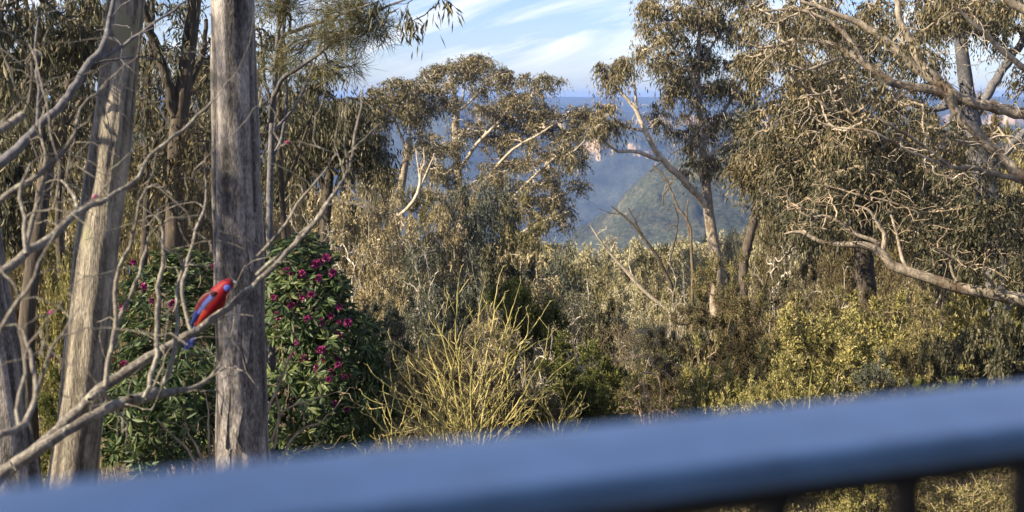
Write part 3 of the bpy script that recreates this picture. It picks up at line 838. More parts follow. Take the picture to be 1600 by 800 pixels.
GB = tree('gum_tree', 'rounded olive gum at left of the umbrella-crowned gum, white branches under its crown', 'tree',
          [(612, 420, 75, 8), (622, 330, 75, 7), (632, 262, 75, 6), (640, 215, 75, 5)],
          limbs=[[(632, 262, 75, 3.10), (660, 205, 75, 2.23), (664, 170, 75, 1.24)], [(636, 240, 75, 2.48), (618, 190, 75, 1.86), (600, 160, 75, 1.24)],
                 [(640, 220, 75, 2.17), (643, 180, 75, 1.61), (650, 150, 75, 0.99)], [(626, 300, 75, 2.48), (596, 262, 75, 1.86), (580, 230, 75, 1.24)]],
          blobs=[(620, 140, 75, 46, 22, 2, 80), (600, 165, 75, 34, 25, 2, 56), (660, 158, 75, 34, 27, 2, 60), (640, 172, 75, 40, 20, 2, 46), (585, 150, 75, 20, 20, 1.5, 24), (590, 205, 75, 26, 27, 1.5, 30), (600, 262, 75, 40, 30, 2, 60), (670, 245, 75, 26, 32, 2, 30), (570, 200, 75, 30, 37, 2, 50), (690, 150, 75, 26, 25, 2, 30), (620, 160, 75, 50, 32, 2, 60), (648, 225, 75, 30, 22, 2, 20)],
          spec='gumfar', kmul=1.6, bark='pale', limb_bark='cream', twigbark='cream', seed=22, r_tip=.014)

GW = tree('dead_tree', 'white leafless dead tree fanning up below the umbrella-crowned gum', 'tree',
          [(590, 360, 55, 3.38), (622, 338, 55, 3.15), (642, 320, 55, 3.00), (655, 296, 55, 2.70), (657, 270, 55, 2.25)],
          limbs=[[(655, 296, 55, 1.95), (668, 266, 55, 1.65), (680, 240, 55, 1.05)], [(656, 280, 55, 1.80), (652, 250, 55, 1.35), (650, 232, 55, 0.75)],
                 [(657, 272, 55, 1.50), (664, 248, 55, 1.12), (662, 230, 55, 0.75)]],
          blobs=[(664, 248, 55, 22, 22, .8, 40)], spec=dict(leaf='pale', k=2, spread=.2, L=.1, W=.02, droop=1), bark='cream', seed=23, r_tip=.006, bare=.98, root=True)

GE = tree('gum_tree', 'tall gum right of the valley gap, one pale limb reaching left over the cliffs', 'tree',
          [(1120, 430, 50, 10.61), (1113, 370, 50, 8.95), (1106, 320, 50, 7.96), (1102, 270, 50, 6.63), (1096, 220, 50, 5.64), (1092, 160, 50, 4.64), (1090, 100, 50, 3.65), (1094, 40, 50, 2.98), (1102, -30, 50, 2.25)],
          limbs=[[(1104, 322, 50, 6.48), (1085, 300, 49.6, 5.76), (1062, 275, 49, 5.40), (1040, 255, 48.6, 5.04), (1020, 228, 48.2, 4.61), (1004, 195, 48, 4.03), (992, 168, 48, 3.31), (975, 150, 48, 2.45), (962, 125, 48, 1.73)],
                 [(1030, 250, 48.4, 3.60), (1005, 240, 48, 3.24), (985, 236, 47.8, 2.88), (962, 236, 47.6, 2.45), (948, 222, 47.4, 1.87), (930, 200, 47.2, 1.15)],
                 [(1008, 205, 48, 2.88), (985, 200, 48, 2.16), (965, 190, 48, 1.44)],
                 [(998, 182, 48, 2.59), (993, 150, 48, 2.16), (990, 110, 48, 1.58), (985, 90, 48, 1.01)],
                 [(1098, 230, 50, 4.32), (1112, 200, 50.4, 3.60), (1140, 160, 50.8, 2.59), (1165, 110, 51, 1.73)],
                 [(1094, 150, 50, 2.88), (1070, 100, 49.6, 2.16), (1040, 60, 49.2, 1.58), (1020, 30, 49, 1.15)],
                 [(1100, 250, 50, 3.60), (1125, 230, 50, 2.88), (1160, 205, 50, 1.87)],
                 [(1090, 110, 50, 2.45), (1120, 60, 50.4, 1.87), (1150, 20, 50.6, 1.44)],
                 [(1088, 130, 50, 2.30), (1060, 40, 50, 1.73), (1050, -20, 50, 1.30)]],
          blobs=[(970, 105, 48, 32, 24, 1., 54), (958, 128, 48, 20, 16, .8, 20), (925, 190, 47.4, 24, 26, .8, 44), (940, 165, 47.6, 18, 16, .7, 20), (890, 240, 47, 14, 14, .5, 10), (960, 200, 47.8, 20, 20, .7, 14),
                 (1040, 30, 49.4, 40, 34, 1.2, 90), (1020, 75, 49.2, 30, 30, 1.2, 60), (1090, 20, 50, 50, 36, 1.4, 110), (1080, 80, 50, 40, 30, 1.4, 70), (1140, 60, 50.6, 46, 46, 1.4, 100), (1160, 130, 50.8, 40, 44, 1.4, 80),
                 (1070, 150, 50, 26, 34, 1, 44), (1065, 195, 49.8, 22, 30, 1, 30), (1020, 185, 49, 24, 24, 1, 24), (1130, 200, 50.4, 40, 40, 1.2, 60), (1085, 235, 49.6, 26, 34, 1, 34), (1150, -20, 50.8, 60, 30, 1.4, 60), (1150, 250, 50.6, 30, 34, 1.2, 30), (1060, -30, 50, 60, 24, 1.4, 50), (1110, 120, 50.4, 44, 40, 1.3, 80), (1050, 110, 49.6, 30, 26, 1, 40), (1130, 260, 50.5, 30, 30, 1.1, 36), (1170, 200, 50.8, 40, 50, 1.2, 70), (1010, 15, 49.2, 24, 30, 1, 40), (1100, -20, 50, 60, 30, 1.4, 60)],
          spec=dict(leaf='gum', k=28, spread=.25, L=.18, W=.040, droop=1.2), bark='pale', limb_bark='cream', twigbark='cream', rmax=.035, seed=24, twigblobs=[(1000, 170, 48.2, 60, 60, 1, 50), (1050, 260, 49, 50, 50, 1, 30), (1110, 180, 50, 80, 100, 1.2, 110), (1080, 60, 49.8, 80, 60, 1.2, 80)], twig_r=.007, r_tip=.009)

GL = tree('dead_tree', 'bleached trunk leaning left out of the scrub below the valley gap', 'tree',
          [(1048, 492, 42, 3.24), (1030, 476, 42, 3.02), (1000, 448, 42, 2.70), (975, 420, 42, 2.38), (955, 398, 42, 1.94), (935, 372, 42, 1.40), (922, 352, 42, 0.86)],
          limbs=[[(1000, 448, 42, 1.62), (985, 425, 42, 1.40), (968, 412, 42, 0.98)], [(990, 438, 42, 1.40), (982, 410, 42, 1.08), (985, 385, 42, 0.76)]],
          blobs=[(945, 378, 42, 24, 26, .6, 16)], spec=dict(leaf='pale', k=2, spread=.15, L=.1, W=.02, droop=1), bark='cream', seed=25, r_tip=.006, bare=.97)

GD = tree('dead_tree', 'dark leafless forked tree standing in front of the hazy valley', 'tree',
          [(1052, 470, 40, 3.50), (1040, 430, 40, 3.08), (1030, 405, 40, 2.80), (1008, 375, 40, 2.10), (990, 352, 40, 1.82), (972, 335, 40, 1.40), (955, 322, 40, 0.84)],
          limbs=[[(1008, 375, 40, 1.68), (992, 345, 40, 1.40), (982, 325, 40, 0.91)], [(1040, 430, 40, 1.82), (1052, 385, 40, 1.54), (1060, 340, 40, 1.12), (1052, 318, 40, 0.70)],
                 [(972, 335, 40, 0.98), (950, 332, 40, 0.77), (936, 326, 40, 0.56)]],
          blobs=[(985, 345, 40, 34, 18, .5, 14), (1050, 340, 40, 18, 26, .5, 12)], spec=dict(leaf='brown', k=2, spread=.15, L=.1, W=.02, droop=1), bark='dark', seed=26, r_tip=.005, bare=.97)

GS = tree('dead_tree', 'thin dead stem with a pale broken top beside the right gum trunk', 'tree',
          [(1082, 440, 44, 2.40), (1080, 390, 44, 2.16), (1078, 350, 44, 2.04), (1062, 330, 44, 1.80), (1050, 300, 44, 1.56), (1034, 270, 44, 1.32), (1020, 258, 44, 0.96)],
          limbs=[[(1078, 370, 44, 1.56), (1072, 335, 44, 1.32), (1076, 310, 44, 0.90)], [(1046, 292, 44, 1.44), (1036, 306, 44, 1.20), (1036, 322, 44, 0.84)], [(1045, 290, 44, 1.20), (1052, 283, 44, 0.96)]],
          blobs=[(1040, 280, 44, 24, 20, .5, 12)], spec=dict(leaf='brown', k=2, spread=.15, L=.1, W=.02, droop=1), bark='brown', seed=27, r_tip=.005, bare=.97)

GN = tree('gum_tree', 'short dark leaning trunk just right of the tall right gum', 'tree',
          [(1162, 420, 48, 8), (1168, 385, 48, 7.5), (1176, 352, 48, 7), (1186, 318, 48, 6), (1192, 280, 48, 4), (1186, 240, 48, 3)],
          limbs=[[(1186, 318, 48, 4), (1210, 280, 48, 3), (1230, 250, 48, 2)]],
          blobs=[(1190, 250, 48, 44, 34, 1.4, 60), (1240, 230, 48, 34, 30, 1.4, 40), (1200, 300, 48.5, 40, 30, 1.2, 36)],
          spec='gum', bark='dark', twigbark='twig', seed=28, r_tip=.008)

# ================================================================== BIG RIGHT-HAND GUM AND ITS NEIGHBOURS
GF = tree('gum_tree', 'large gum whose long tan limbs sweep in from the right edge', 'tree',
          [(1790, 560, 18, 37.24), (1770, 420, 18, 35.62), (1735, 300, 18, 32.38), (1700, 220, 18, 27.53), (1690, 60, 18, 24.29), (1680, -140, 18, 19.43)],
          limbs=[[(1720, 260, 18, 11.95), (1650, 205, 18, 10.62), (1600, 178, 18, 9.63), (1540, 165, 18, 8.63), (1500, 152, 18, 7.96), (1462, 128, 18, 7.30), (1420, 96, 18, 6.64), (1380, 60, 18, 5.64), (1340, 35, 18, 4.65), (1300, 18, 18, 3.65), (1250, 2, 18, 2.66)],
                 [(1770, 420, 18, 11.95), (1680, 350, 18, 10.62), (1600, 280, 18, 9.29), (1550, 232, 18, 8.63), (1500, 185, 18, 7.96), (1478, 150, 18, 7.30), (1440, 138, 18, 6.97), (1395, 128, 18, 5.98), (1340, 92, 18, 4.98), (1300, 70, 18, 4.65), (1250, 62, 18, 3.32), (1200, 74, 18, 2.32), (1165, 70, 18, 1.46)],
                 [(1500, 185, 18, 5.98), (1470, 130, 18, 5.98), (1440, 100, 18, 5.64), (1420, 60, 18, 5.32), (1405, 20, 18, 4.65), (1390, -30, 18, 3.99)],
                 [(1350, 98, 18, 3.99), (1325, 60, 18, 3.65), (1290, 30, 18, 3.05), (1240, 15, 18, 2.26), (1190, 18, 18, 1.59)],
                 [(1690, 90, 18, 9.29), (1620, 30, 18, 7.30), (1580, 2, 18, 5.98), (1540, -30, 18, 4.65)],
                 [(1700, 150, 18, 7.96), (1620, 120, 17.6, 5.32), (1570, 82, 17.4, 4.31), (1530, 45, 17.3, 3.32), (1490, 10, 17.2, 2.38)],
                 [(1600, 284, 18, 4.65), (1520, 262, 17.6, 3.65), (1486, 262, 17.4, 3.32), (1440, 225, 17.2, 2.66), (1390, 195, 17, 2.12), (1340, 165, 17, 1.59)],
                 [(1486, 262, 17.4, 2.92), (1420, 235, 17.2, 2.38), (1360, 205, 17, 2.12), (1310, 200, 17, 1.59), (1280, 190, 17, 1.06)],
                 [(1330, 90, 18, 2.98), (1300, 95, 17.6, 2.66), (1262, 110, 17.3, 2.26), (1225, 98, 17.2, 1.99), (1216, 112, 17.1, 1.33)],
                 [(1300, 175, 17.4, 2.26), (1260, 140, 17.3, 1.99), (1230, 110, 17.2, 1.59)],
                 [(1395, 128, 18, 3.32), (1350, 135, 17.6, 2.66), (1310, 145, 17.4, 1.99), (1255, 150, 17.2, 1.33)]],
          blobs=[(1240, 20, 20.2, 70, 40, 1.3, 100), (1330, 10, 20.7, 70, 44, 1.3, 90), (1420, 10, 20.7, 60, 40, 1.3, 70), (1500, 30, 20.7, 50, 34, 1.3, 50), (1560, -10, 20.2, 60, 40, 1.3, 60),
                 (1210, 110, 20.2, 60, 44, 1.2, 90), (1290, 140, 20.6, 60, 44, 1.2, 84), (1370, 170, 20.6, 60, 40, 1.2, 70), (1420, 230, 20.2, 60, 40, 1.2, 64), (1330, 210, 19.8, 60, 34, 1.0, 60), (1250, 180, 20.0, 50, 34, 1.0, 60), (1590, 100, 20.6, 30, 50, 1., 24), (1560, 240, 20.7, 50, 40, 1.2, 40), (1260, 70, 17.0, 60, 40, .4, 14), (1350, 130, 17.0, 60, 40, .4, 12), (1420, 60, 17.2, 60, 40, .4, 10)],
          spec=dict(leaf='gum', k=46, spread=.15, L=.085, W=.022, droop=1.0), nmul=1.4, bark='pale', twigbark='pale', seed=31, r_tip=.0046, bare=.42, wob=.07, rmax=.016, rpow=.36, twigblobs=[(1240, 60, 17.4, 90, 70, .9, 110), (1330, 120, 17.4, 90, 80, .9, 120), (1420, 190, 17.2, 90, 70, .9, 110), (1300, 200, 17.2, 90, 50, .8, 90), (1520, 80, 17.6, 80, 80, .9, 70), (1500, 250, 17.4, 90, 60, .8, 70), (1560, 200, 17.5, 50, 60, .8, 40)])

GG = tree('gum_tree', 'dark upright trunk behind the crossing limbs of the right edge gum', 'tree',
          [(1560, 470, 25, 20), (1552, 380, 25, 18), (1540, 290, 25, 17), (1522, 210, 25, 15), (1512, 150, 25, 12), (1500, 60, 25, 10), (1485, -40, 25, 8)],
          limbs=[[(1518, 190, 25, 8), (1560, 120, 25, 7), (1600, 60, 25, 6)], [(1512, 150, 25, 7), (1460, 170, 25, 5), (1400, 150, 25, 4), (1330, 140, 25, 3)],
                 [(1500, 60, 25, 7), (1465, 40, 25, 6), (1440, 65, 25, 5), (1410, 50, 25, 4)], [(1540, 290, 25, 7), (1590, 215, 25, 6), (1620, 200, 25, 5)]],
          blobs=[(1500, 20, 25, 90, 40, 1.6, 70), (1420, 110, 25.4, 70, 40, 1.4, 60), (1330, 250, 25.6, 80, 50, 1.4, 110), (1590, 20, 25.4, 50, 50, 1.4, 40), (1430, 280, 25.5, 80, 50, 1.4, 110), (1590, 330, 25, 60, 50, 1.2, 60), (1250, 290, 25.8, 70, 60, 1.4, 110), (1330, 60, 26, 80, 60, 1.4, 70), (1230, 180, 26, 70, 60, 1.4, 70)],
          spec=dict(leaf='gumdark', k=40, spread=.20, L=.11, W=.028, droop=.9), nmul=1.1, bark='blueish', twigbark='twig', seed=32, r_tip=.0055, bare=.25)

GH = tree('gum_tree', 'low gum with one long, nearly level bare limb above the yellow-green bushes', 'tree',
          [(1680, 560, 20, 14.40), (1620, 480, 20, 11.52), (1565, 462, 20, 10.08), (1500, 450, 20, 9.00), (1450, 434, 20, 8.28), (1418, 424, 20, 7.92), (1390, 412, 20, 7.20), (1378, 395, 20, 6.48), (1350, 383, 20, 5.76), (1310, 382, 20, 4.68), (1282, 378, 20, 3.60), (1250, 362, 20, 2.59), (1225, 366, 20, 1.58)],
          limbs=[[(1378, 395, 20, 4.61), (1384, 370, 20, 4.03), (1372, 350, 20, 3.17), (1360, 330, 20, 2.30), (1335, 320, 20, 1.73)],
                 [(1372, 380, 20, 3.46), (1330, 362, 20, 2.88), (1312, 348, 20, 2.59), (1290, 338, 20, 2.30), (1262, 338, 20, 1.84), (1235, 318, 20, 1.27)],
                 [(1418, 424, 20, 3.46), (1408, 396, 20, 2.88), (1400, 360, 20, 2.30), (1390, 330, 20, 1.73)],
                 [(1500, 450, 20, 2.88), (1488, 425, 20, 2.30), (1484, 408, 20, 1.96)],
                 [(1565, 462, 20, 3.46), (1530, 420, 19.8, 2.54), (1495, 406, 19.6, 2.30), (1465, 390, 19.5, 1.73)],
                 [(1440, 335, 19.8, 1.73), (1400, 318, 19.8, 1.73), (1345, 305, 19.8, 1.49), (1290, 290, 19.8, 1.15)]],
          blobs=[(1520, 330, 20, 70, 40, 1., 120), (1440, 360, 20.6, 60, 40, .9, 70), (1570, 390, 19.6, 50, 44, .9, 70), (1500, 400, 20.4, 50, 30, .8, 36), (1300, 340, 20.6, 60, 34, .9, 50), (1250, 340, 20.6, 50, 30, .9, 30)],
          spec=dict(leaf='gumdark', k=26, spread=.19, L=.10, W=.026, droop=1.0), bark='pale', twigbark='twig', seed=33, r_tip=.0044, bare=.35, wob=.07, nmul=1.4, rmax=.014, twigblobs=[(1300, 330, 19.6, 90, 40, .8, 80), (1390, 330, 19.6, 70, 50, .8, 70), (1500, 390, 19.6, 90, 50, .8, 80), (1570, 420, 19.6, 40, 50, .8, 40), (1260, 300, 19.6, 70, 40, .8, 50)], root=True)

GI = tree('gum_tree', 'dark trunk rising behind the level bare limb at right', 'tree',
          [(1352, 480, 27, 18), (1350, 420, 27, 16), (1348, 350, 27, 15), (1342, 290, 27, 13), (1325, 210, 27, 10), (1305, 110, 27, 8), (1300, 20, 27, 6)],
          limbs=[[(1346, 320, 27, 7), (1320, 260, 27, 5), (1280, 220, 27, 4)], [(1335, 250, 27, 6), (1380, 190, 27, 5), (1410, 130, 27, 3)]],
          blobs=[(1280, 220, 27.5, 80, 60, 1.6, 120), (1200, 250, 28, 60, 60, 1.4, 100), (1380, 290, 27.6, 70, 60, 1.4, 110), (1300, 90, 27.6, 90, 60, 1.6, 80), (1460, 220, 27.6, 60, 50, 1.5, 50)],
          spec=dict(leaf='brown', k=40, spread=.22, L=.12, W=.030, droop=.8), nmul=1.3, bark='dark', twigbark='twig', seed=34, r_tip=.006, bare=.25)

for (nm, lab, pts, limbs, blobs, sp, sd) in [
    ('gum_tree', 'thin dark stem close on the right of the big grey trunk', [(448, 520, 19, 5), (446, 400, 19, 4.6), (440, 300, 19, 4.2), (436, 180, 19, 3.8), (442, 60, 19, 3.2), (450, -40, 19, 2.6)],
     [[(440, 300, 19, 3), (470, 230, 19, 2.4), (490, 170, 19, 1.8)], [(436, 190, 19, 3), (415, 130, 19, 2.2), (408, 60, 19, 1.6)]],
     [(470, 160, 19, 40, 40, .8, 30), (430, 60, 19, 40, 50, .8, 30), (415, 200, 19.2, 30, 60, .8, 26)], 'gumdark', 71),
    ('gum_tree', 'slim dark stem between the slim leaning tree and the sunlit trunk', [(98, 560, 18, 7), (96, 440, 18, 6.5), (92, 330, 18, 6), (100, 200, 18, 5.5), (108, 80, 18, 5), (104, -60, 18, 4)],
     [[(94, 300, 18, 4), (60, 220, 18, 3), (40, 150, 18, 2)], [(100, 200, 18, 4), (140, 130, 18, 3), (150, 60, 18, 2)]],
     [(40, 180, 18, 60, 60, .9, 40), (120, 60, 18, 70, 60, .9, 44), (60, 40, 18, 70, 50, .9, 40), (110, 260, 18.5, 40, 50, .8, 24)], 'gumdark', 72),
    ('gum_tree', 'slim stem with dark drooping leaves right of the sunlit trunk', [(222, 560, 20, 6.5), (224, 420, 20, 6), (230, 300, 20, 5.5), (228, 180, 20, 5), (236, 60, 20, 4.4), (240, -60, 20, 3.4)],
     [[(229, 260, 20, 4), (255, 190, 20, 3), (262, 130, 20, 2)], [(228, 180, 20, 3.5), (210, 110, 20, 2.6), (214, 40, 20, 2)]],
     [(250, 170, 20, 44, 60, .9, 40), (220, 60, 20, 50, 60, .9, 40), (300, 60, 20.4, 44, 60, .9, 36), (320, 180, 20.6, 40, 60, .9, 34)], 'gumdark', 73),
    ('gum_tree', 'grey twisting stem low behind the twigs left of the parrot', [(290, 600, 16, 5), (286, 480, 16, 4.6), (300, 390, 16, 4.2), (318, 310, 16, 3.6), (324, 220, 16, 3)],
     [[(300, 390, 16, 3), (270, 330, 16, 2.4), (256, 270, 16, 1.6)]],
     [(320, 230, 16, 30, 50, .6, 20), (262, 280, 16, 34, 40, .6, 18)], 'brown', 74),
]:
    tree(nm, lab, 'tree', pts, limbs, blobs, spec=dict(leaf=sp, k=26, spread=.17, L=.12, W=.026, droop=1.0), bark='dark', seed=sd, r_tip=.0045, bare=.2)
# ================================================================== SHRUB KINDS (prototypes, copied below)
KIND = dict(
    yellow=dict(h=2.6, w=2.2, n=300, k=64, sp=(.055, .055, .08), L=0.078, W=0.026, droop=-.9, leaf='yellow', bark='twig', stems=9, shell=0.6, tight=(.10, .10, .50)),
    olive=dict(h=3.0, w=2.8, n=380, k=46, sp=(.07, .07, .06), L=0.088, W=0.025, droop=-.3, leaf='olive', bark='twig', stems=7, shell=0.75),
    grey=dict(h=2.4, w=2.2, n=420, k=60, sp=(.05, .05, .06), L=.060, W=.020, droop=-.5, leaf='blue', bark='brown', stems=8, shell=0.85),
    brown=dict(h=3.2, w=3.0, n=480, k=60, sp=(.08, .08, .07), L=.064, W=.020, droop=-.4, leaf='brown', bark='brown', stems=8, shell=0.85),
    dark=dict(h=3.0, w=2.8, n=380, k=40, sp=(.09, .09, .08), L=0.125, W=0.045, droop=.3, leaf='gumdark', bark='dark', stems=6, shell=0.75),
    green=dict(h=2.6, w=2.4, n=440, k=56, sp=(.06, .06, .05), L=.070, W=.026, droop=-.1, leaf='green', bark='brown', stems=7, shell=0.85),
    bluedark=dict(h=4.0, w=3.4, n=330, k=34, sp=(.20, .20, .20), L=.13, W=.034, droop=.8, leaf='blue', bark='blueish', stems=5, shell=.55),
    tan=dict(h=4.2, w=3.8, n=400, k=30, sp=(.11, .11, .09), L=0.12, W=0.036, droop=.4, leaf='tan', bark='cream', stems=6, shell=.4, sr=1.5),
    dome=dict(h=3.0, w=3.0, n=900, k=64, sp=(.06, .06, .05), L=.050, W=.017, droop=-.5, leaf='brown', bark='brown', stems=7, shell=.92, tight=(.12, .12, .10)),
    greentop=dict(h=3.0, w=2.6, n=420, k=50, sp=(.08, .08, .05), L=.070, W=.026, droop=-.1, leaf='green', bark='brown', stems=6, shell=.5, top=True),
    domegold=dict(h=3.0, w=3.0, n=900, k=64, sp=(.06, .06, .05), L=.050, W=.017, droop=-.5, leaf='olive', bark='brown', stems=7, shell=.92, tight=(.12, .12, .10)),
    twiggy=dict(h=2.4, w=2.2, n=260, k=8, sp=(.05, .05, .06), L=.060, W=.020, droop=-.5, leaf='yellow', bark='pinkish', stems=12, shell=.5, sr=1.5),
    bare=dict(h=2.8, w=2.4, n=360, k=4, sp=(.07, .07, .07), L=.04, W=.010, droop=0, leaf='brown', bark='brown', stems=12, shell=.25),
    whitetwig=dict(h=3.2, w=2.6, n=260, k=4, sp=(.07, .07, .07), L=.05, W=.014, droop=0, leaf='pale', bark='dead', stems=9, shell=.3, sr=1.0),
    palegum=dict(h=5.0, w=4.4, n=260, k=38, sp=(.34, .34, .22), L=.13, W=.035, droop=.7, leaf='pale', bark='dead', stems=4, shell=.62, top=True),
    forest=dict(h=7.0, w=5.5, n=120, k=46, sp=(.5, .5, .34), L=.26, W=.09, droop=.6, leaf='pale', bark='pale', stems=3, shell=.62, top=True),
    forestolive=dict(h=7.5, w=5.0, n=120, k=46, sp=(.48, .48, .36), L=.26, W=.09, droop=.6, leaf='olive', bark='pale', stems=3, shell=.62, top=True),
    lowdry=dict(h=1.1, w=1.6, n=260, k=26, sp=(.06, .06, .07), L=.040, W=.008, droop=-.7, leaf='dry', bark='twig', stems=12, shell=.3),
)
PROTO = {}


def make_kind(kind, var):
    d = KIND[kind]; rng = np.random.default_rng(hash((kind, var)) % 1000 if False else sum(ord(c) for c in kind) * 7 + var * 131)
    E = bpy.data.objects.new('shrub', None); col.objects.link(E)
    h, w = d['h'], d['w']
    # a few lobes make the outline uneven
    nl = 6 + var % 3
    tips = []
    for i in range(nl):
        a = i / nl * 2 * math.pi + rng.uniform(-.4, .4); q = rng.uniform(.15, .30) * w
        zc = h * (rng.uniform(.60, .82) if d.get('top') else rng.uniform(.38, .78))
        c = (q * math.cos(a), q * math.sin(a), zc)
        s = rng.uniform(.75, 1.15)
        vr = min(h * (.20 if d.get('top') else .30) * s, h - zc)
        tips.append(clumped(rng, int(d['n'] / nl * s), c, (w * .26 * s, w * .26 * s, max(vr, .12 * h)), d['shell'], 7, d.get('tight', (.22, .22, .16))))
    if not d.get('top'):
        tips.append(ellipsoid_pts(rng, d['n'] // 5, (0, 0, h * .3), (w * .42, w * .42, h * .28), d['shell']))
    tips = np.vstack(tips); tips[:, 2] = np.maximum(tips[:, 2], .06 * h)
    mb = MB(); skel = []
    for i in range(d['stems']):
        a = i / d['stems'] * 2 * math.pi + rng.uniform(-.5, .5); q = w * rng.uniform(.08, .30)
        p = np.array([[.04 * w * math.cos(a), .04 * w * math.sin(a), -.35], [q * .4 * math.cos(a), q * .4 * math.sin(a), h * .22], [q * math.cos(a + .2), q * math.sin(a + .2), h * rng.uniform(.45, .66)]])
        r = np.array([.011, .009, .005]) * h * (.75 if d['stems'] > 6 else 1.3) * d.get('sr', 1)
        pp, r2 = resample(p, r, h / 14)
        pp[1:-1] += rng.normal(size=(len(pp) - 2, 3)) * .012 * h
        tubes(mb, pp[None], r2[None], sides=7); skel.append(pp[2:])
    mb.build('stems', BARK[d['bark']], E)
    pts, rad = grow(rng, np.vstack(skel), tips, r_tip=(.0011 * h + .0006) * d.get('sr', 1), wob=.08, rpow=.45, bend=.22)
    mb = MB(); tubes(mb, pts, rad, sides=4, mat=1, a=rng.uniform(.3, .7, len(pts)))
    tp_ = np.concatenate([pts[:, -1], pts[:, -1] * .5 + pts[:, -2] * .5])
    up = -d['droop']
    ax_ = norm(norm(tp_ - np.array([0, 0, h * .35])) * .7 + np.array([0, 0, .9 * up]) + 1e-6)
    nst = 4; per = max(1, int(round(d['k'] / 2 / nst)))
    pos, dd, ix = sprays(rng, tp_, ax_, max(d['sp']) * 2.4, nst, per, .8 if up < -.2 else .12, d['L'] * .12)
    cl = np.clip(.5 + rng.normal(size=len(tp_)) * .15, .08, .92)[ix]
    pos[:, 2] = np.maximum(pos[:, 2], .02)
    leaf_quads(mb, rng, pos, d['L'], d['W'], d['droop'] * .6, out=dd * .8, mat=0, cl=cl, spread=.6)
    mb.build('foliage', [LEAF[d['leaf']], BARK[d['bark']]], E)
    return E


def plant(kind, var, px, ytop, wpx, Y, label, cat='shrub', name='shrub', group=None, rot=None, sink=0):
    d = KIND[kind]; key = (kind, var)
    if key not in PROTO:
        o = make_kind(kind, var); PROTO[key] = o
    else:
        o = copy_tree(PROTO[key])
    x = P(px, 300, Y)[0]; g = gz(x, Y)
    top = P(px, ytop, Y)[2]
    hz = max(top - g, .3) + sink
    o.name = name
    o.location = (x, Y, g - sink)
    o.rotation_euler = (0, 0, random.uniform(0, 6.28) if rot is None else rot)
    sw = S(wpx, Y) / d['w']
    o.scale = (sw, sw, hz / d['h'] * .96)
    for k in ('label', 'category', 'group'):
        if k in o: del o[k]
    tag(o, label, cat, group)
    return o


# ---- row nearest the deck, right half
plant('yellow', 0, 1128, 540, 130, 15.0, 'yellow-green bush touching the blue handrail, leftmost of the bright sprays')
plant('yellow', 1, 1212, 555, 115, 14.8, 'small yellow-green bush between the leftmost bright spray and the tan-stemmed thicket')
plant('yellow', 0, 1170, 580, 100, 14.2, 'lowest bright yellow-green sprig clump rising over the handrail')
plant('twiggy', 0, 1035, 492, 165, 15.5, 'tan-stemmed open bush with few leaves, right of the dark green shrub')
plant('twiggy', 1, 1105, 500, 90, 16.5, 'leggy bush with yellow tufts on top, behind the leftmost bright spray')
plant('green', 0, 905, 508, 150, 16.5, 'dense dark green shrub right of the yellow bare-stemmed bush')
plant('green', 1, 935, 585, 110, 16.0, 'low dark shrub in front of the dense green one, at the handrail')
plant('olive', 0, 985, 560, 110, 17.5, 'olive shrub behind the tan-stemmed open bush')
plant('yellow', 2, 1290, 492, 190, 18.5, 'broad olive-yellow bush above pinkish stems, right of centre')
plant('twiggy', 2, 1285, 560, 130, 15.0, 'tan-stemmed thicket under the broad olive-yellow bush')
plant('twiggy', 0, 1330, 575, 110, 14.6, 'dry thicket left of the grey-green rounded shrub')
plant('grey', 0, 1392, 545, 110, 15.2, 'rounded grey-green shrub against the handrail at right')
plant('green', 2, 1475, 568, 110, 15.4, 'low green bush right of the rounded grey-green shrub')
plant('yellow', 1, 1370, 468, 165, 20.5, 'bright yellow-green bush below the level bare limb')
plant('olive', 1, 1440, 490, 120, 19.0, 'olive bush right of the bright one below the level limb')
plant('dark', 0, 1545, 482, 150, 16.8, 'dark-leaved bush at the right end of the handrail')
plant('dark', 1, 1470, 510, 70, 17.5, 'small dark leafy sapling under the level limb')
plant('dark', 0, 1610, 470, 120, 15.8, 'dark leafy bush cut by the right edge')
plant('yellow', 2, 1545, 432, 150, 21.0, 'yellow-leaved bush lit by the sun behind the dark bush at right')
plant('twiggy', 2, 1570, 560, 90, 14.8, 'thin twiggy bush in front of the dark bush at right')
plant('olive', 2, 1430, 440, 150, 23.0, 'olive scrub directly under the level bare limb')
plant('olive', 0, 1300, 440, 130, 23.5, 'olive bush left of the bright one below the limb')
plant('bare', 0, 1250, 398, 120, 25.0, 'grey leafless bush of crowded upright twigs, right of the big dark bush')
plant('bare', 1, 1460, 450, 90, 20.5, 'leafless twiggy bush under the middle of the level limb')
# ---- the big dark bush and the dome on it
plant('dome', 0, 1100, 470, 175, 22.0, 'big dark brown-green bush in the middle of the right half')
plant('dome', 1, 1185, 440, 150, 23.5, 'right shoulder of dark scrub beside the big brown-green bush')
plant('domegold', 1, 1138, 376, 135, 25.0, 'domed brownish bush standing above the big dark bush')
plant('grey', 1, 1075, 455, 110, 24.0, 'grey-green bush at the left flank of the big dark bush')
plant('dome', 0, 1040, 508, 110, 20.0, 'dark scrub bush left of the big brown-green bush')
plant('olive', 1, 1235, 470, 120, 21.0, 'olive bush in front of the grey leafless bush')
plant('dark', 1, 1225, 420, 110, 28.0, 'dark leafy bush between the domed bush and the grey leafless bush')
plant('brown', 1, 1330, 400, 140, 27.0, 'brown scrub bush at the foot of the dark trunk at right')
plant('brown', 2, 1400, 425, 120, 25.0, 'brown scrub right of the dark trunk, below the limb fork')
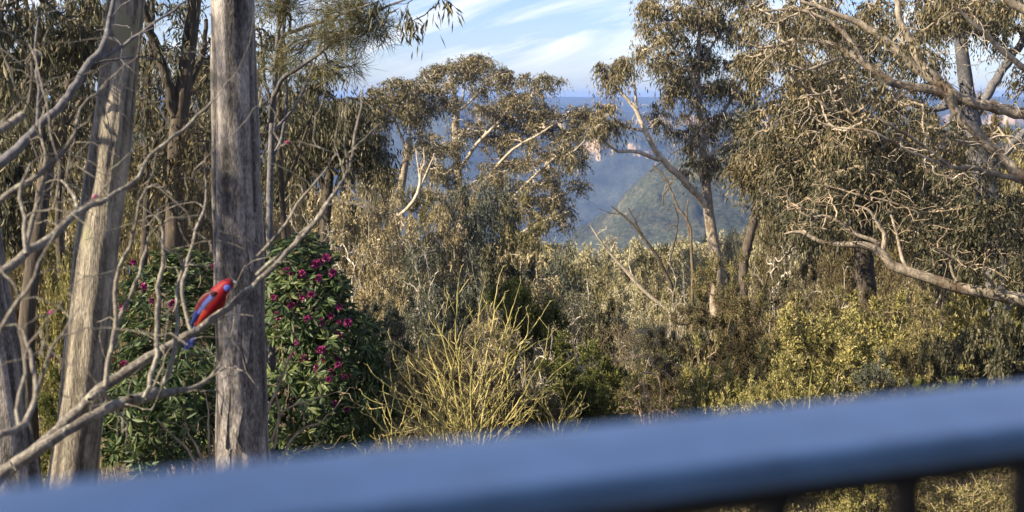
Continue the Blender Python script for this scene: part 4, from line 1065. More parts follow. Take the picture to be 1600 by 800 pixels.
# ---- behind and around the yellow bare-stemmed bush
plant('greentop', 1, 825, 412, 125, 21.0, 'bright green fine-leaved shrub above the yellow bare-stemmed bush')
plant('bluedark', 0, 705, 345, 170, 25.0, 'blue-green rounded small tree behind the yellow bare-stemmed bush', 'tree', 'small_tree')
plant('bluedark', 1, 737, 226, 135, 48.0, 'blue-green bushy tree in front of the umbrella-crowned gum', 'tree', 'small_tree')
plant('bluedark', 2, 872, 330, 135, 38.0, 'dark rounded bushy tree at the foot of the valley gap', 'tree', 'small_tree')
plant('bluedark', 2, 650, 420, 110, 22.0, 'grey-green shrub left of the blue-green rounded tree')
plant('grey', 2, 610, 455, 120, 20.0, 'grey shrub right of the pink-flowered rhododendron')
plant('grey', 0, 575, 500, 90, 18.5, 'dim grey shrub touching the right side of the rhododendron')
plant('tan', 1, 760, 470, 130, 20.0, 'tan-leaved scrub right behind the yellow bare stems')
plant('whitetwig', 2, 835, 490, 110, 19.0, 'pale leafless thicket between the yellow bare stems and the dark green shrub')
plant('brown', 0, 690, 500, 130, 18.0, 'dim brown scrub behind the left of the yellow bare stems')
plant('brown', 1, 640, 560, 110, 16.5, 'low dim scrub below the grey shrub, left of the yellow bare stems')
plant('brown', 2, 780, 580, 150, 16.0, 'low dim scrub at the foot of the yellow bare stems')
plant('brown', 0, 855, 590, 110, 15.6, 'low dim scrub between the yellow stems and the dark shrub')
plant('tan', 0, 795, 355, 140, 33.0, 'tan-leaved small gum behind the bright green shrub', 'tree', 'small_tree')
plant('dark', 0, 775, 372, 120, 31.0, 'dark leafy bush under the blue-green bushy tree')
plant('dark', 1, 830, 365, 90, 40.0, 'dark bush left of the dark rounded tree')
# ---- pale little gums and scrub in the gap
plant('palegum', 0, 905, 418, 130, 34.0, 'pale-leaved little gum with white stems, left of the two in the gap', 'tree', 'small_tree')
plant('palegum', 1, 978, 424, 130, 32.0, 'pale-leaved little gum with white stems, right of the two in the gap', 'tree', 'small_tree')
plant('palegum', 2, 1010, 475, 90, 28.0, 'pale scrubby gum beside the bleached leaning trunk', 'tree', 'small_tree')
plant('dark', 2, 945, 450, 70, 30.0, 'small dark bush between the two pale little gums')
plant('bare', 2, 880, 475, 100, 27.0, 'white twiggy bush below the pale little gums')
plant('bare', 0, 965, 478, 110, 25.0, 'pale leafless thicket above the tan-stemmed open bush')
plant('olive', 2, 890, 400, 80, 50.0, 'olive bush under the dark rounded tree')
plant('olive', 0, 935, 405, 90, 55.0, 'olive scrub at the lip of the valley')
plant('bare', 1, 1180, 400, 60, 40.0, 'leafless thin bush right of the domed bush')
# ---- sunlit tan scrub right of the big trunk
SC = 'tan scrub trees on the sunlit slope'
for i, (px, yt, w, Y, lab) in enumerate([
    (440, 205, 130, 33, 'sunlit tan scrub tree close beside the big grey trunk'),
    (520, 262, 140, 30, 'sunlit tan scrub tree above the pink-flowered rhododendron'),
    (590, 232, 130, 36, 'sunlit tan scrub tree under the rounded olive gum'),
    (640, 292, 120, 32, 'sunlit tan scrub tree beneath the white dead tree'),
    (560, 345, 130, 26, 'tan scrub tree just above the right shoulder of the rhododendron'),
    (470, 330, 110, 27, 'tan scrub tree directly above the rhododendron top'),
    (620, 385, 120, 25, 'tan scrub tree above the grey shrub right of the rhododendron'),
    (690, 290, 100, 46, 'tan scrub tree right of the white dead tree'),
    (410, 60, 150, 44, 'tan scrub tree high behind the needle-leaved tree'),
]):
    plant('tan', i % 3, px, yt, w, Y, lab, 'tree', 'scrub_tree')
for i, (px, yt, w, Y, lab) in enumerate([
    (480, 215, 120, 46, 'olive small gum behind the dark drooping gum'),
    (560, 250, 110, 52, 'olive small gum at the top of the sunlit scrub'),
    (625, 262, 120, 60, 'olive small gum below the rounded olive gum'),
    (800, 285, 140, 62, 'olive small gum half hidden under the umbrella-crowned gum'),
]):
    plant('olive', i % 3, px, yt, w, Y, lab, 'tree', 'small_tree')
for i, (px, yt, w, Y, lab) in enumerate([
    (470, 300, 90, 25, 'white leafless thicket above the left of the flowering rhododendron'),
    (535, 318, 100, 24, 'white leafless thicket above the right shoulder of the flowering rhododendron'),
    (600, 300, 90, 27, 'white leafless thicket under the rounded olive gum'),
    (655, 350, 90, 23.5, 'white leafless thicket left of the blue-green rounded tree'),
    (905, 455, 90, 26, 'white-stemmed thicket above the dense dark green shrub'),
    (985, 455, 80, 27, 'white-stemmed thicket left of the bleached leaning trunk'),
    (1060, 380, 70, 38, 'white-stemmed thicket behind the dark leafless forked tree'),
    (1215, 350, 80, 36, 'white-stemmed thicket right of the domed brownish bush'),
    (1300, 395, 90, 25.5, 'white-stemmed thicket under the forked end of the level limb'),
    (760, 420, 90, 22, 'white leafless thicket behind the right of the yellow bare stems'),
]):
    plant('whitetwig', i % 3, px, yt, w, Y, lab, 'shrub', 'leafless_shrub')
# ---- left, behind the trunks
for i, (k, px, yt, w, Y, lab) in enumerate([
    ('dark', 20, 40, 190, 30, 'sunlit scrub tree behind the left edge trunk'),
    ('tan', 115, 150, 150, 27, 'sunlit scrub tree between the slim dark tree and the sunlit trunk'),
    ('brown', 235, 40, 150, 30, 'sunlit scrub tree between the sunlit trunk and the dark forked tree'),
    ('tan', 315, 120, 130, 32, 'sunlit scrub tree between the dark forked tree and the big grey trunk'),
    ('olive', 70, 300, 130, 22, 'olive shrub behind the foot of the slim dark tree'),
    ('olive', 240, 320, 120, 21, 'olive shrub behind the twigs left of the parrot'),
    ('brown', 310, 370, 100, 19, 'dim shrub directly behind the parrot'),
    ('brown', 10, 400, 120, 19, 'dim shrub behind the left edge trunk, low down'),
    ('yellow', 85, 425, 90, 17, 'yellow-green shrub between the two leftmost trunks'),
    ('green', 80, 560, 100, 15, 'dark green shrub at the foot of the trunks on the left'),
    ('olive', 30, 0, 200, 44, 'olive tree far behind the top left leaves, left of the dark crown'),
    ('dark', 160, 10, 190, 42, 'olive tree far behind the top of the sunlit trunk'),
    ('brown', 290, 20, 160, 40, 'brown-green tree far behind the dark forked tree'),
    ('dark', 480, 135, 160, 42, 'olive tree behind the dark drooping gum, under the needle-leaved limbs'),
    ('olive', 195, 255, 130, 25, 'olive scrub tree right beside the sunlit trunk, half hidden by it'),
    ('dark', 80, 120, 150, 40, 'dark tree crown far behind the top left leaves'),
    ('dark', 335, 60, 130, 45, 'tall scrub tree behind the top of the dark forked tree'),
]):
    plant(k, i % 3, px, yt, w, Y, lab, 'tree' if k == 'tan' else 'shrub', 'scrub_tree' if k == 'tan' else 'shrub')
# ---- fill behind the right-hand gums
for i, (k, px, yt, w, Y, lab) in enumerate([
    ('dark', 1500, 255, 120, 32, 'dark leafy tree behind the dark upright trunk, right of the crossing limbs'),
    ('brown', 1420, 230, 130, 36, 'brown-green tree filling the gap under the crossing limbs'),
    ('dark', 1590, 262, 110, 30, 'dark leafy tree at the right edge below the lower tan limb'),
    ('brown', 1330, 230, 130, 38, 'brown-green tree behind the dark trunk that rises over the level limb'),
    ('olive', 1560, 330, 120, 26, 'olive scrub tree above the right end of the level limb'),
    ('tan', 1450, 345, 120, 29, 'tan scrub tree just above the middle of the level limb'),
    ('brown', 1215, 175, 90, 56, 'brown-green tree right of the tall right gum'),
    ('brown', 1560, 130, 120, 42, 'brown-green tree high behind the right edge limbs'),
    ('dark', 1490, 110, 150, 48, 'dark leafy tree high behind the dark upright trunk at right'),
    ('olive', 1600, 170, 130, 38, 'olive tree at the right edge behind the upper tan limb'),
    ('brown', 1300, 150, 130, 52, 'brown-green tree far behind the tips of the long tan limbs'),
    ('olive', 1400, 120, 130, 46, 'olive tree high behind the tan limbs at upper right'),
]):
    plant(k, i % 3, px, yt, w, Y, lab, 'tree', 'scrub_tree')
# ---- forest on the slope falling to the valley
FG = 'grey-green gums of the forest edge on the far slope'
FL = 'small grey-green gum in the forest edge beyond the scrub'
rf = random.Random(5)
for i in range(84):
    px = rf.uniform(850, 1420) if i < 60 else rf.uniform(380, 860)
    Y = rf.uniform(75, 135)
    yt = {0: 350, 1: 366, 2: 384}[i % 3] + rf.uniform(-8, 22) + (0 if px > 1000 else (1000 - px) * .10 if px > 850 else -10)
    if px > 1060: yt -= min(40, (px - 1060) * .25)
    plant('forest' if i % 4 else 'forestolive', i % 3, px, yt, rf.uniform(60, 105), Y, FL, 'tree', 'small_gum', FG)
# ---- dry low plants seen under the rail
rf = random.Random(9)
LG = 'dry low tufts on the ground below the deck'
for i in range(34):
    Y = rf.uniform(11.5, 16.5)
    px = rf.uniform(1000, 1680) if i < 26 else rf.uniform(500, 1000)
    x = P(px, 300, Y)[0]; g = gz(x, Y)
    hgt = rf.uniform(.5, .95)
    py = 150 + (ZC - g - hgt) / Y * FPX
    plant('lowdry', i % 3, px, py, rf.uniform(130, 240), Y, 'dry low tuft seen beneath the handrail', 'plant', 'dry_tuft', LG)
plant('yellow', 0, 1330, 705, 130, 12.6, 'yellow-green low bush seen below the handrail, left of the baluster')
plant('olive', 2, 1500, 690, 180, 12.8, 'olive low bush seen below the handrail, right of the baluster')


def strappy(px, Y, ytop, label):
    rng = np.random.default_rng(88)
    x = P(px, 300, Y)[0]; g = gz(x, Y); h = P(px, ytop, Y)[2] - g
    E = empty('strappy_plant', (x, Y, g), label, 'plant')
    mb = MB(); skel = np.array([[0, 0, .0], [0, 0, h * .3], [.01, 0, h * .55]]); tubes(mb, skel[None], np.array([[.02, .016, .012]]), sides=7)
    mb.build('stem', BARK['twig'], E)
    mb = MB(); n = 46
    pos = np.stack([rng.normal(size=n) * .02, rng.normal(size=n) * .02, h * rng.uniform(.35, .6, n)], 1)
    leaf_quads(mb, rng, pos, h * .42, .030, -.55, spread=.75, fold=True, cl=np.full(n, .75))
    mb.build('foliage', [LEAF['yellow']], E)


strappy(1262, 14.4, 590, 'small strappy yellow plant peeping over the handrail, right of centre')


# ------------------------------------------------------------------ dry grass on the ground near the deck
def build_grass():
    rng = np.random.default_rng(77)
    n = 26000
    Y = rng.uniform(10, 24, n); x = rng.uniform(-.40, .42, n) * Y
    z = height(x, Y)
    mb = MB()
    leaf_quads(mb, rng, np.stack([x, Y, z], 1), .34, .012, -1.1, mat=0, spread=.55)
    o = mb.build('dry_grass', [LEAF['dry']])
    tag(o, kind='stuff')


build_grass()
# ================================================================== RHODODENDRON
FLOWER = plain_mat('magenta_petal', (.25, .030, .13), rough=.5, spec=.3, noise=.35, sc=40)
BUDM = plain_mat('pink_bud', (.30, .05, .14), rough=.5, spec=.3, noise=.2, sc=60)


def rhodo(label, blobs, seed, flowers, stems, Yf):
    rng = np.random.default_rng(seed)
    b0 = P(stems[0][0], 300, stems[0][1]); g = gz(b0[0], b0[1])
    E = empty('rhododendron', (b0[0], b0[1], g), label, 'shrub')
    o = np.array(E.location)
    mb = MB(); skel = []
    for (px, Y, px2, py2, Y2) in stems:
        a = P(px, 300, Y); a[2] = gz(a[0], a[1]) - .2
        b = P(px2, py2, Y2)
        m = (a + b) / 2 + rng.normal(size=3) * .15
        p, r = resample(np.array([a, m, b]), np.array([.04, .03, .014]), .15)
        tubes(mb, p[None], r[None], sides=8); skel.append(p[2:])
    mb.build('stems', BARK['brown'], E, o)
    tips = np.vstack([ellipsoid_pts(rng, n, P(px, py, Y), (S(rx, Y), rd, S(ry, Y)), .6) for (px, py, Y, rx, ry, rd, n) in blobs])
    tips = tips[tips[:, 2] > g + .1]
    cen = np.mean(tips, 0)
    pts, rad = grow(rng, np.vstack(skel), tips, r_tip=.0035, wob=.15)
    mb = MB(); tubes(mb, pts, rad, sides=4, mat=1)
    T = pts[:, -1]; ax = norm(norm(T - cen) * .7 + np.array([0, -.15, .35]) + rng.normal(size=T.shape) * .25)
    k = 11
    pos = np.repeat(T, k, 0); A = np.repeat(ax, k, 0)
    u = norm(np.cross(A, rng.normal(size=A.shape)))
    d = u * 1.0 + A * rng.uniform(-.25, .45, (len(A), 1)) - np.array([0, 0, .30])
    cl = np.repeat(np.clip(.45 + rng.normal(size=len(T)) * .18, .05, .95), k)
    leaf_quads(mb, rng, pos + d * .012, .120, .037, 0, out=d * 3, fold=True, mat=0, cl=cl, spread=.35)
    mb.build('foliage', [LEAF['rhodo'], BARK['brown']], E, o)
    for (px, py) in flowers:
        # put each truss on the leafy face the camera sees
        Y = Yf
        q = P(px, py, Y)
        near = T[np.argsort(np.abs(T[:, 0] / T[:, 1] - q[0] / q[1]) * 3 + np.abs((T[:, 2] - ZC) / T[:, 1] - (q[2] - ZC) / q[1]) * 3 + (T[:, 1] - T[:, 1].min()) * .02)[:1]]
        q = P(px, py, min(near[0, 1], Y + .2) - .06)
        rr = .033 * rng.uniform(.75, 1.2)
        n = 64
        dd = norm(rng.normal(size=(n, 3)) + np.array([0, -.3, .3]))
        mb = MB()
        leaf_quads(mb, rng, q + dd * rr * .35, rr * .95, rr * .75, 0, out=dd * 4, mat=0, spread=.5)
        mb.build('flower_truss', [FLOWER], E, o)
    return E


FL_R = [(57, 28), (44, 25), (50, 24), (73, 28), (65, 36), (97, 35), (100, 10), (93, 12), (120, 27), (110, 3), (73, 63), (28, 65), (55, 77), (35, 93), (81, 98), (102, 103), (117, 94),
        (130, 80), (60, 114), (130, 104), (120, 115), (131, 125), (128, 121), (144, 104), (104, 146), (100, 147), (125, 158), (57, 157), (75, 159), (95, 176), (128, 170), (116, 182),
        (118, 191), (114, 193), (135, 189), (145, 190), (101, 166), (122, 231), (141, 239), (64, 135), (86, 60)]
rhodo('rhododendron dotted with magenta flowers, right of the big grey trunk',
      [(480, 470, 14.2, 66, 95, .8, 230), (520, 560, 14.2, 68, 105, .8, 250), (470, 640, 13.8, 85, 95, .8, 260), (545, 650, 14, 55, 65, .6, 120), (572, 560, 14.6, 28, 75, .5, 70), (468, 402, 14.4, 50, 42, .5, 90), (590, 620, 14.6, 28, 60, .4, 50), (440, 450, 14.4, 34, 60, .4, 60)],
      41, [(400 + a, 400 + b) for a, b in FL_R], [(490, 14.4, 480, 480, 14.4), (510, 14.5, 530, 540, 14.5), (470, 14.2, 450, 600, 14.1), (540, 14.4, 560, 600, 14.5)], 13.6)
rhodo('glossy rhododendron low between the sunlit trunk and the big grey trunk',
      [(245, 665, 13.2, 95, 75, .7, 210), (300, 610, 13.6, 60, 70, .6, 110), (200, 600, 14.2, 70, 80, .7, 120), (265, 500, 14.8, 85, 105, .8, 190), (300, 430, 15, 40, 50, .6, 50)],
      42, [(209, 410), (194, 569), (225, 448), (270, 475), (335, 416), (237, 470), (193, 480)], [(245, 13.9, 240, 640, 13.6), (280, 14.3, 290, 560, 14.4), (220, 14.4, 215, 590, 14.4), (270, 14.8, 270, 500, 14.8)], 13.9)


# ================================================================== YELLOW BARE-STEMMED BUSH
def broom(label, stems, Y, seed, n_side=1.0, scale=1.0):
    rng = np.random.default_rng(seed)
    p0 = P(stems[0][0][0], 300, Y); g = gz(p0[0], Y)
    E = empty('broom_bush', (p0[0], Y, g), label, 'shrub'); o = np.array(E.location)
    for st in stems:
        fine = {1: [], 2: [], 3: []}
        yo = rng.uniform(-.35, .35)
        path = [P(a, b, Y + yo * (i / (len(st) - 1))) for i, (a, b) in enumerate(st)]
        a0 = path[0].copy(); a0[2] = g - .1; a0[0] = a0[0] * .6 + p0[0] * .4
        path = np.array([a0] + path); r = np.linspace(.0120, .0055, len(path)) * scale
        p, r = resample(path, r, .05)
        p[1:-1] += rng.normal(size=(len(p) - 2, 3)) * .004
        mb = MB(); tubes(mb, p[None], r[None], sides=7); so_ = mb.build('stem', BARK['broom'], E, o)
        t = norm(np.gradient(p, axis=0)); L = np.arange(len(p)) * .05; T = L[-1]
        def sub(P0, D, length, lev, ph):
            n = 7
            curve = rng.normal(size=3) * .12 + np.array([0, 0, .25])
            s = np.linspace(0, 1, n)[:, None]
            q = P0 + D * length * s + curve * length * s ** 2 * .5
            q[1:] += rng.normal(size=(n - 1, 3)) * length * .012
            fine[lev].append(q)
            if lev < 3:
                step = .075 * scale if lev == 1 else .045 * scale
                m = int(length / step)
                for k in range(2 if lev == 1 else 1, m + 1):
                    f = k / (m + .3)
                    i = min(n - 2, int(f * (n - 1))); w = f * (n - 1) - i
                    pp = q[i] * (1 - w) + q[i + 1] * w
                    ax = norm(q[i + 1] - q[i]); an = ph + k * 2.4
                    u = norm(np.cross(ax, [.3, .9, .2])); v = np.cross(ax, u)
                    nd = norm(ax * .8 + (u * math.cos(an) + v * math.sin(an)) * .6)
                    ln = rng.uniform(.07, .17) * scale * (1.2 - .5 * f) if lev == 1 else rng.uniform(.025, .05) * scale
                    if lev == 1 or f > .45:
                        sub(pp, nd, ln, lev + 1, an)
        d = T * .25; k = 0
        while d < T:
            i = min(len(p) - 1, int(d / .05)); ax = t[i]; an = k * math.pi + rng.uniform(-.9, .9)
            u = norm(np.cross(ax, [.1, 1, .1])); v = np.cross(ax, u)
            nd = norm(ax * .85 + (u * math.cos(an) + v * math.sin(an)) * .58)
            sub(p[i], nd, (.16 + (T - d) * rng.uniform(.22, .42)) * n_side, 1, an)
            d += rng.uniform(.15, .25) * scale; k += 1
        sub(p[-1], t[-1], .18 * scale, 1, 0)
        mb = MB()
        for lev, r0, r1 in ((1, .0050, .0030), (2, .0031, .0023), (3, .0022, .0026)):
            if fine[lev]:
                q = np.array(fine[lev]); tubes(mb, q, np.tile(np.linspace(r0, r1, 7) * scale, (len(q), 1)), sides=5, a=rng.uniform(.25, .8, len(q)))
        mb.build('twigs', BARK['broom'], so_, o)


broom('tall yellow leafless bush with antler-like twigs, in front of the middle scrub',
      [[(722, 700), (712, 620), (695, 540), (672, 480), (652, 428)], [(748, 700), (762, 610), (785, 530), (802, 478)], [(716, 690), (690, 615), (655, 565), (634, 548)],
       [(772, 700), (812, 640), (852, 598), (872, 578)], [(738, 700), (735, 610), (742, 540), (752, 468)], [(730, 690), (718, 590), (712, 520), (715, 455)], [(756, 690), (790, 600), (815, 540), (838, 505)], [(704, 690), (672, 640), (648, 610), (628, 585)], [(765, 690), (780, 620), (792, 560), (800, 520)], [(776, 695), (815, 620), (850, 560), (876, 530)], [(712, 695), (688, 600), (668, 540), (660, 500)], [(742, 690), (752, 600), (768, 520), (775, 462)], [(700, 690), (664, 660), (630, 620), (600, 598)]],
      13.05, 51)
broom('low pinkish-yellow twiggy bush at the handrail, left of the tall yellow one',
      [[(682, 700), (655, 665), (620, 640), (592, 630)], [(690, 700), (672, 650), (655, 620), (648, 612)], [(696, 695), (690, 660), (680, 625)]], 12.0, 52, scale=.9)
broom('smallest yellow twiggy bush, beside the lower right of the rhododendron',
      [[(608, 700), (595, 670), (572, 640), (552, 628)], [(612, 700), (612, 660), (604, 632)], [(616, 700), (625, 668), (632, 648)]], 12.2, 53, scale=.8)
broom('yellow twiggy bush right of the tall one, low at the handrail',
      [[(872, 680), (880, 640), (892, 610)], [(866, 680), (856, 645), (842, 625)], [(878, 680), (895, 650), (910, 640)]], 13.2, 54, scale=.8)


def dry_shoots(label, stems, Y, seed, r0=2.6, bark='twig'):
    rng = np.random.default_rng(seed)
    p0 = P(stems[0][0][0], 300, Y); g = gz(p0[0], Y)
    E = empty('dry_bush', (p0[0], Y, g), label, 'shrub'); o = np.array(E.location)
    for st in stems:
        path = np.array([P(a, b, Y) for a, b in st]); r = np.linspace(S(r0, Y), S(r0 * .3, Y), len(path))
        p, r = resample(path, r, .06); p[1:-1] += rng.normal(size=(len(p) - 2, 3)) * .006
        mb = MB(); tubes(mb, p[None], r[None], sides=6); st_ = mb.build('stem', BARK[bark], E, o)
        tips = p[rng.integers(len(p) // 3, len(p), 9)] + rng.normal(size=(9, 3)) * .09 + norm(p[-1] - p[0]) * .15
        q, rr = grow(rng, p[2:], tips, r_tip=.0022, wob=.15); tw = MB(); tubes(tw, q, rr, sides=4); tw.build('twigs', BARK[bark], st_, o)


dry_shoots('dry tan shoots in front of the flowering rhododendron, right beside the big trunk', [[(424, 740), (455, 690), (480, 668), (500, 662), (520, 640), (530, 628)], [(428, 700), (436, 650), (432, 610), (433, 590)], [(420, 640), (440, 590), (455, 555), (460, 545)], [(418, 735), (440, 720), (470, 705), (490, 700)], [(424, 690), (445, 640), (490, 625), (528, 612)]], 12.8, 55)
dry_shoots('pale dry shoots between the sunlit trunk and the big grey trunk', [[(328, 740), (326, 690), (325, 650), (322, 620)], [(320, 740), (290, 700), (262, 675), (245, 655)], [(324, 735), (308, 700), (296, 680), (290, 660)], [(332, 735), (335, 700), (333, 680)]], 12.4, 56)

# ================================================================== BARE FOREGROUND TREE AND PARROT
NB = 5.9


def bare_tree(name, label, root, limbs, Y0, seed, tips_per=14, bark='lichen', tw=.30, buds=6, r_tip=.0017):
    rng = np.random.default_rng(seed)
    g = P(root[0], 400, Y0); base = np.array([g[0], Y0, gz(g[0], Y0)])
    E = empty(name, base, label, 'tree')
    first, r = to_pts(limbs[0]); st = first[0]
    p, rr = resample(np.array([base - [0, 0, .2], base * .5 + st * .5 + [-.1, 0, -.2], st]), np.array([r[0] * 1.8, r[0] * 1.4, r[0] * 1.05]), .1)
    mb = MB(); tubes(mb, p[None], rr[None], sides=12); mb.build('trunk', BARK[bark], E, base)
    skel = []; ends = []; limb_objs = []
    for lb in limbs:
        lp, lr = to_pts(lb); a, b = resample(lp, lr, .045)
        a[1:-1] += rng.normal(size=(len(a) - 2, 3)) * .0035
        b = b * (.86 if len(lb) > 11 or lr[0] > .02 else .70) * (1 + .16 * np.array([vnoise(i * .55, seed + len(skel)) for i in range(len(b))]))
        mb = MB(); tubes(mb, a[None], b[None], sides=10, a=[rng.uniform(.4, .65)]); limb_objs.append(mb.build('limb', BARK[bark], E, base))
        skel.append(a[3:])
        ends.append(a)
    allq = []
    for a, lo in zip(ends, limb_objs):
        k = rng.integers(len(a) // 3, len(a), tips_per)
        d = norm(a[-1] - a[0])
        tp = a[k] + rng.normal(size=(tips_per, 3)) * tw * np.array([.6, .6, .7]) + d * tw * .5 + np.array([0, 0, tw * .25])
        q, rr = grow(rng, a[3:], tp, r_tip=r_tip, wob=.07, rpow=.5, bend=.2)
        mb = MB(); tubes(mb, q, rr, sides=6, a=rng.uniform(.3, .6, len(q))); mb.build('twigs', BARK[bark], lo, base)
        allq.append(q)
    q = np.concatenate(allq)
    sel = rng.permutation(len(q))[:buds]
    for j in sel:
        c = q[j, -1]; d = norm(q[j, -1] - q[j, -2])
        n = 6; s = np.linspace(0, 1, n)[:, None]
        pp = c + d * .026 * s; rad = .006 * np.sin(np.pi * (np.linspace(.12, .97, n))) ** .8
        mb = MB(); tubes(mb, pp[None], rad[None], sides=8); mb.build('bud', BUDM, E, base)
    return E


def lim(Y0, Y1, *pts):
    n = len(pts)
    return [(a, b, Y0 + (Y1 - Y0) * i / (n - 1), r) for i, (a, b, r) in enumerate(pts)]


bare_tree('bare_tree', 'leafless lichened tree reaching up from the lower left, the parrot on its long limb', (-150, 0),
          [lim(5.3, 6.6, (-70, 810, 14), (0, 743, 13), (60, 700, 12), (112, 652, 11), (165, 603, 10.5), (230, 560, 9.5), (300, 520, 7.5), (352, 483, 6), (402, 442, 5), (448, 397, 4.6), (490, 350, 4.2), (520, 305, 3.4), (545, 265, 2.4), (560, 190, 1.8), (567, 140, 1.4)),
           lim(5.3, 5.8, (20, 728, 11), (80, 690, 11), (120, 664, 10), (165, 640, 10), (205, 625, 10), (240, 618, 8.5), (272, 614, 6)),
           lim(5.6, 6.0, (205, 625, 9), (225, 622, 10.5), (245, 616, 10), (268, 611, 7), (300, 607, 4.5), (328, 590, 3.5), (345, 570, 2)),
           lim(5.6, 5.9, (225, 622, 6), (236, 590, 6), (244, 555, 5.5), (246, 500, 5.3), (250, 440, 5), (254, 390, 4.4), (252, 350, 3)),
           lim(5.7, 5.9, (255, 600, 6), (268, 566, 5.5), (276, 530, 4.8), (277, 495, 4), (274, 470, 4), (282, 430, 3.4), (289, 405, 2.6)),
           lim(5.5, 5.6, (165, 603, 6), (170, 570, 6), (180, 520, 5.2), (190, 490, 5), (211, 447, 4.4), (222, 410, 4), (232, 370, 3)),
           lim(5.5, 5.6, (174, 550, 5), (182, 500, 5), (181, 450, 4.6), (186, 420, 4.2), (203, 380, 3.6), (215, 330, 2.4)),
           lim(6.3, 6.4, (400, 430, 4), (425, 408, 4), (453, 390, 3.6), (468, 370, 3.4), (481, 356, 3), (503, 328, 3), (532, 292, 2.6), (541, 262, 2.2), (538, 216, 1.6)),
           lim(6.3, 6.4, (402, 400, 3.4), (430, 370, 3.2), (453, 340, 3), (472, 309, 2.6), (503, 272, 2.2), (525, 240, 1.6)),
           lim(6.0, 6.2, (300, 520, 5), (285, 470, 4.6), (290, 425, 4), (300, 385, 3.4), (318, 330, 3), (322, 280, 2)),
           lim(5.5, 5.7, (140, 625, 6), (158, 610, 5), (178, 640, 4), (196, 655, 3))],
          5.3, 61, tips_per=9, buds=1)
bare_tree('bare_tree', 'leafless grey branches fanning right across the two leftmost trunks', (-260, 0),
          [lim(4.9, 5.9, (-60, 480, 12), (0, 428, 10), (41, 397, 8.5), (75, 375, 8), (106, 347, 7), (134, 325, 6), (175, 306, 4.6), (205, 287, 4), (245, 235, 3.4), (290, 200, 2.8), (330, 160, 2)),
           lim(5.0, 5.2, (41, 397, 6), (46, 360, 5.5), (60, 315, 5), (68, 275, 4.2), (70, 235, 3.2), (62, 200, 2)),
           lim(5.0, 5.2, (-40, 350, 8), (0, 312, 7), (50, 281, 6), (90, 245, 5), (112, 215, 4), (125, 170, 2.6)),
           lim(5.0, 5.1, (-30, 226, 9), (0, 202, 8.6), (20, 190, 8), (36, 179, 7)),
           lim(5.4, 5.6, (112, 343, 4), (118, 325, 4), (112, 300, 3.6), (96, 282, 2.6)),
           lim(4.8, 5.0, (41, 397, 5), (38, 350, 4.5), (32, 300, 4), (48, 255, 3))],
          4.9, 62, tips_per=10, buds=0)
bare_tree('bare_tree', 'pale blurred leafless twigs rising at the lower left edge', (-200, 0),
          [lim(3.9, 4.3, (-40, 700, 9), (0, 681, 8), (26, 672, 7.5), (50, 642, 6.5), (56, 600, 5.6), (46, 560, 4.6), (36, 516, 3.2)),
           lim(4.1, 4.2, (30, 668, 5), (26, 622, 4.6), (40, 592, 4), (38, 560, 2.6)),
           lim(4.2, 4.3, (50, 635, 5), (66, 580, 4.6), (82, 545, 4), (96, 525, 3)),
           lim(4.0, 4.1, (-20, 560, 6), (0, 520, 5.4), (30, 470, 4.6), (52, 440, 3.6), (60, 410, 2.4))],
          3.9, 63, tips_per=6, buds=3, tw=.22)
bare_tree('bare_tree', 'dark smooth branch slanting up across the top of the sunlit trunk', (-330, 0),
          [lim(7.0, 7.6, (-60, 285, 10), (6, 250, 9), (59, 200, 8), (103, 156, 7.6), (131, 109, 7), (159, 75, 6), (172, 25, 4.6), (184, -30, 3.4)),
           lim(7.4, 7.7, (150, 95, 4.5), (187, 75, 4), (234, 40, 3.4), (262, 22, 2.8), (292, 0, 2)),
           lim(7.4, 7.6, (140, 105, 3.4), (170, 94, 3), (210, 90, 2.4), (252, 92, 1.8)),
           lim(7.2, 7.3, (59, 200, 4), (62, 140, 3.4), (55, 80, 2.8), (60, 30, 2))],
          7.0, 64, tips_per=10, bark='blueish', buds=0)

# ------------------------------------------------------------------ crimson parrot
RED = (.17, .0015, .008); DARKRED = (.07, .003, .006); BLUE = (.05, .08, .36); LBLUE = (.10, .15, .48); NAVY = (.012, .026, .13); BLK = (.012, .01, .014)


def vc_mat(name, rough=.55):
    m, nt, out = new_mat(name); N = nt.nodes; K = nt.links.new
    at = N.new('ShaderNodeAttribute'); at.attribute_name = 'plumage'
    tc = N.new('ShaderNodeTexCoord'); n1 = N.new('ShaderNodeTexNoise'); n1.inputs['Scale'].default_value = 160; n1.inputs['Detail'].default_value = 3
    K(tc.outputs['Object'], n1.inputs['Vector'])
    hs = N.new('ShaderNodeHueSaturation'); K(at.outputs['Color'], hs.inputs['Color'])
    mr = N.new('ShaderNodeMapRange'); mr.inputs[3].default_value = .75; mr.inputs[4].default_value = 1.2; K(n1.outputs['Fac'], mr.inputs[0]); K(mr.outputs[0], hs.inputs['Value'])
    pb = N.new('ShaderNodeBsdfPrincipled'); pb.inputs['Roughness'].default_value = rough; pb.inputs['Specular IOR Level'].default_value = .25
    pb.inputs['Sheen Weight'].default_value = 0
    bp = N.new('ShaderNodeBump'); bp.inputs['Strength'].default_value = .35; bp.inputs['Distance'].default_value = .003; K(n1.outputs['Fac'], bp.inputs['Height']); K(bp.outputs[0], pb.inputs['Normal'])
    K(hs.outputs[0], pb.inputs['Base Color']); K(pb.outputs[0], out.inputs[0])
    return m


PLUM = vc_mat('plumage')


def set_plumage(o, fn):
    me = o.data; n = len(me.vertices); co_ = np.zeros(n * 3); me.vertices.foreach_get('co', co_); co_ = co_.reshape(-1, 3)
    c = np.ones((n, 4)); c[:, :3] = fn(co_)
    at = me.attributes.new('plumage', 'FLOAT_COLOR', 'POINT'); at.data.foreach_set('color', c.ravel())


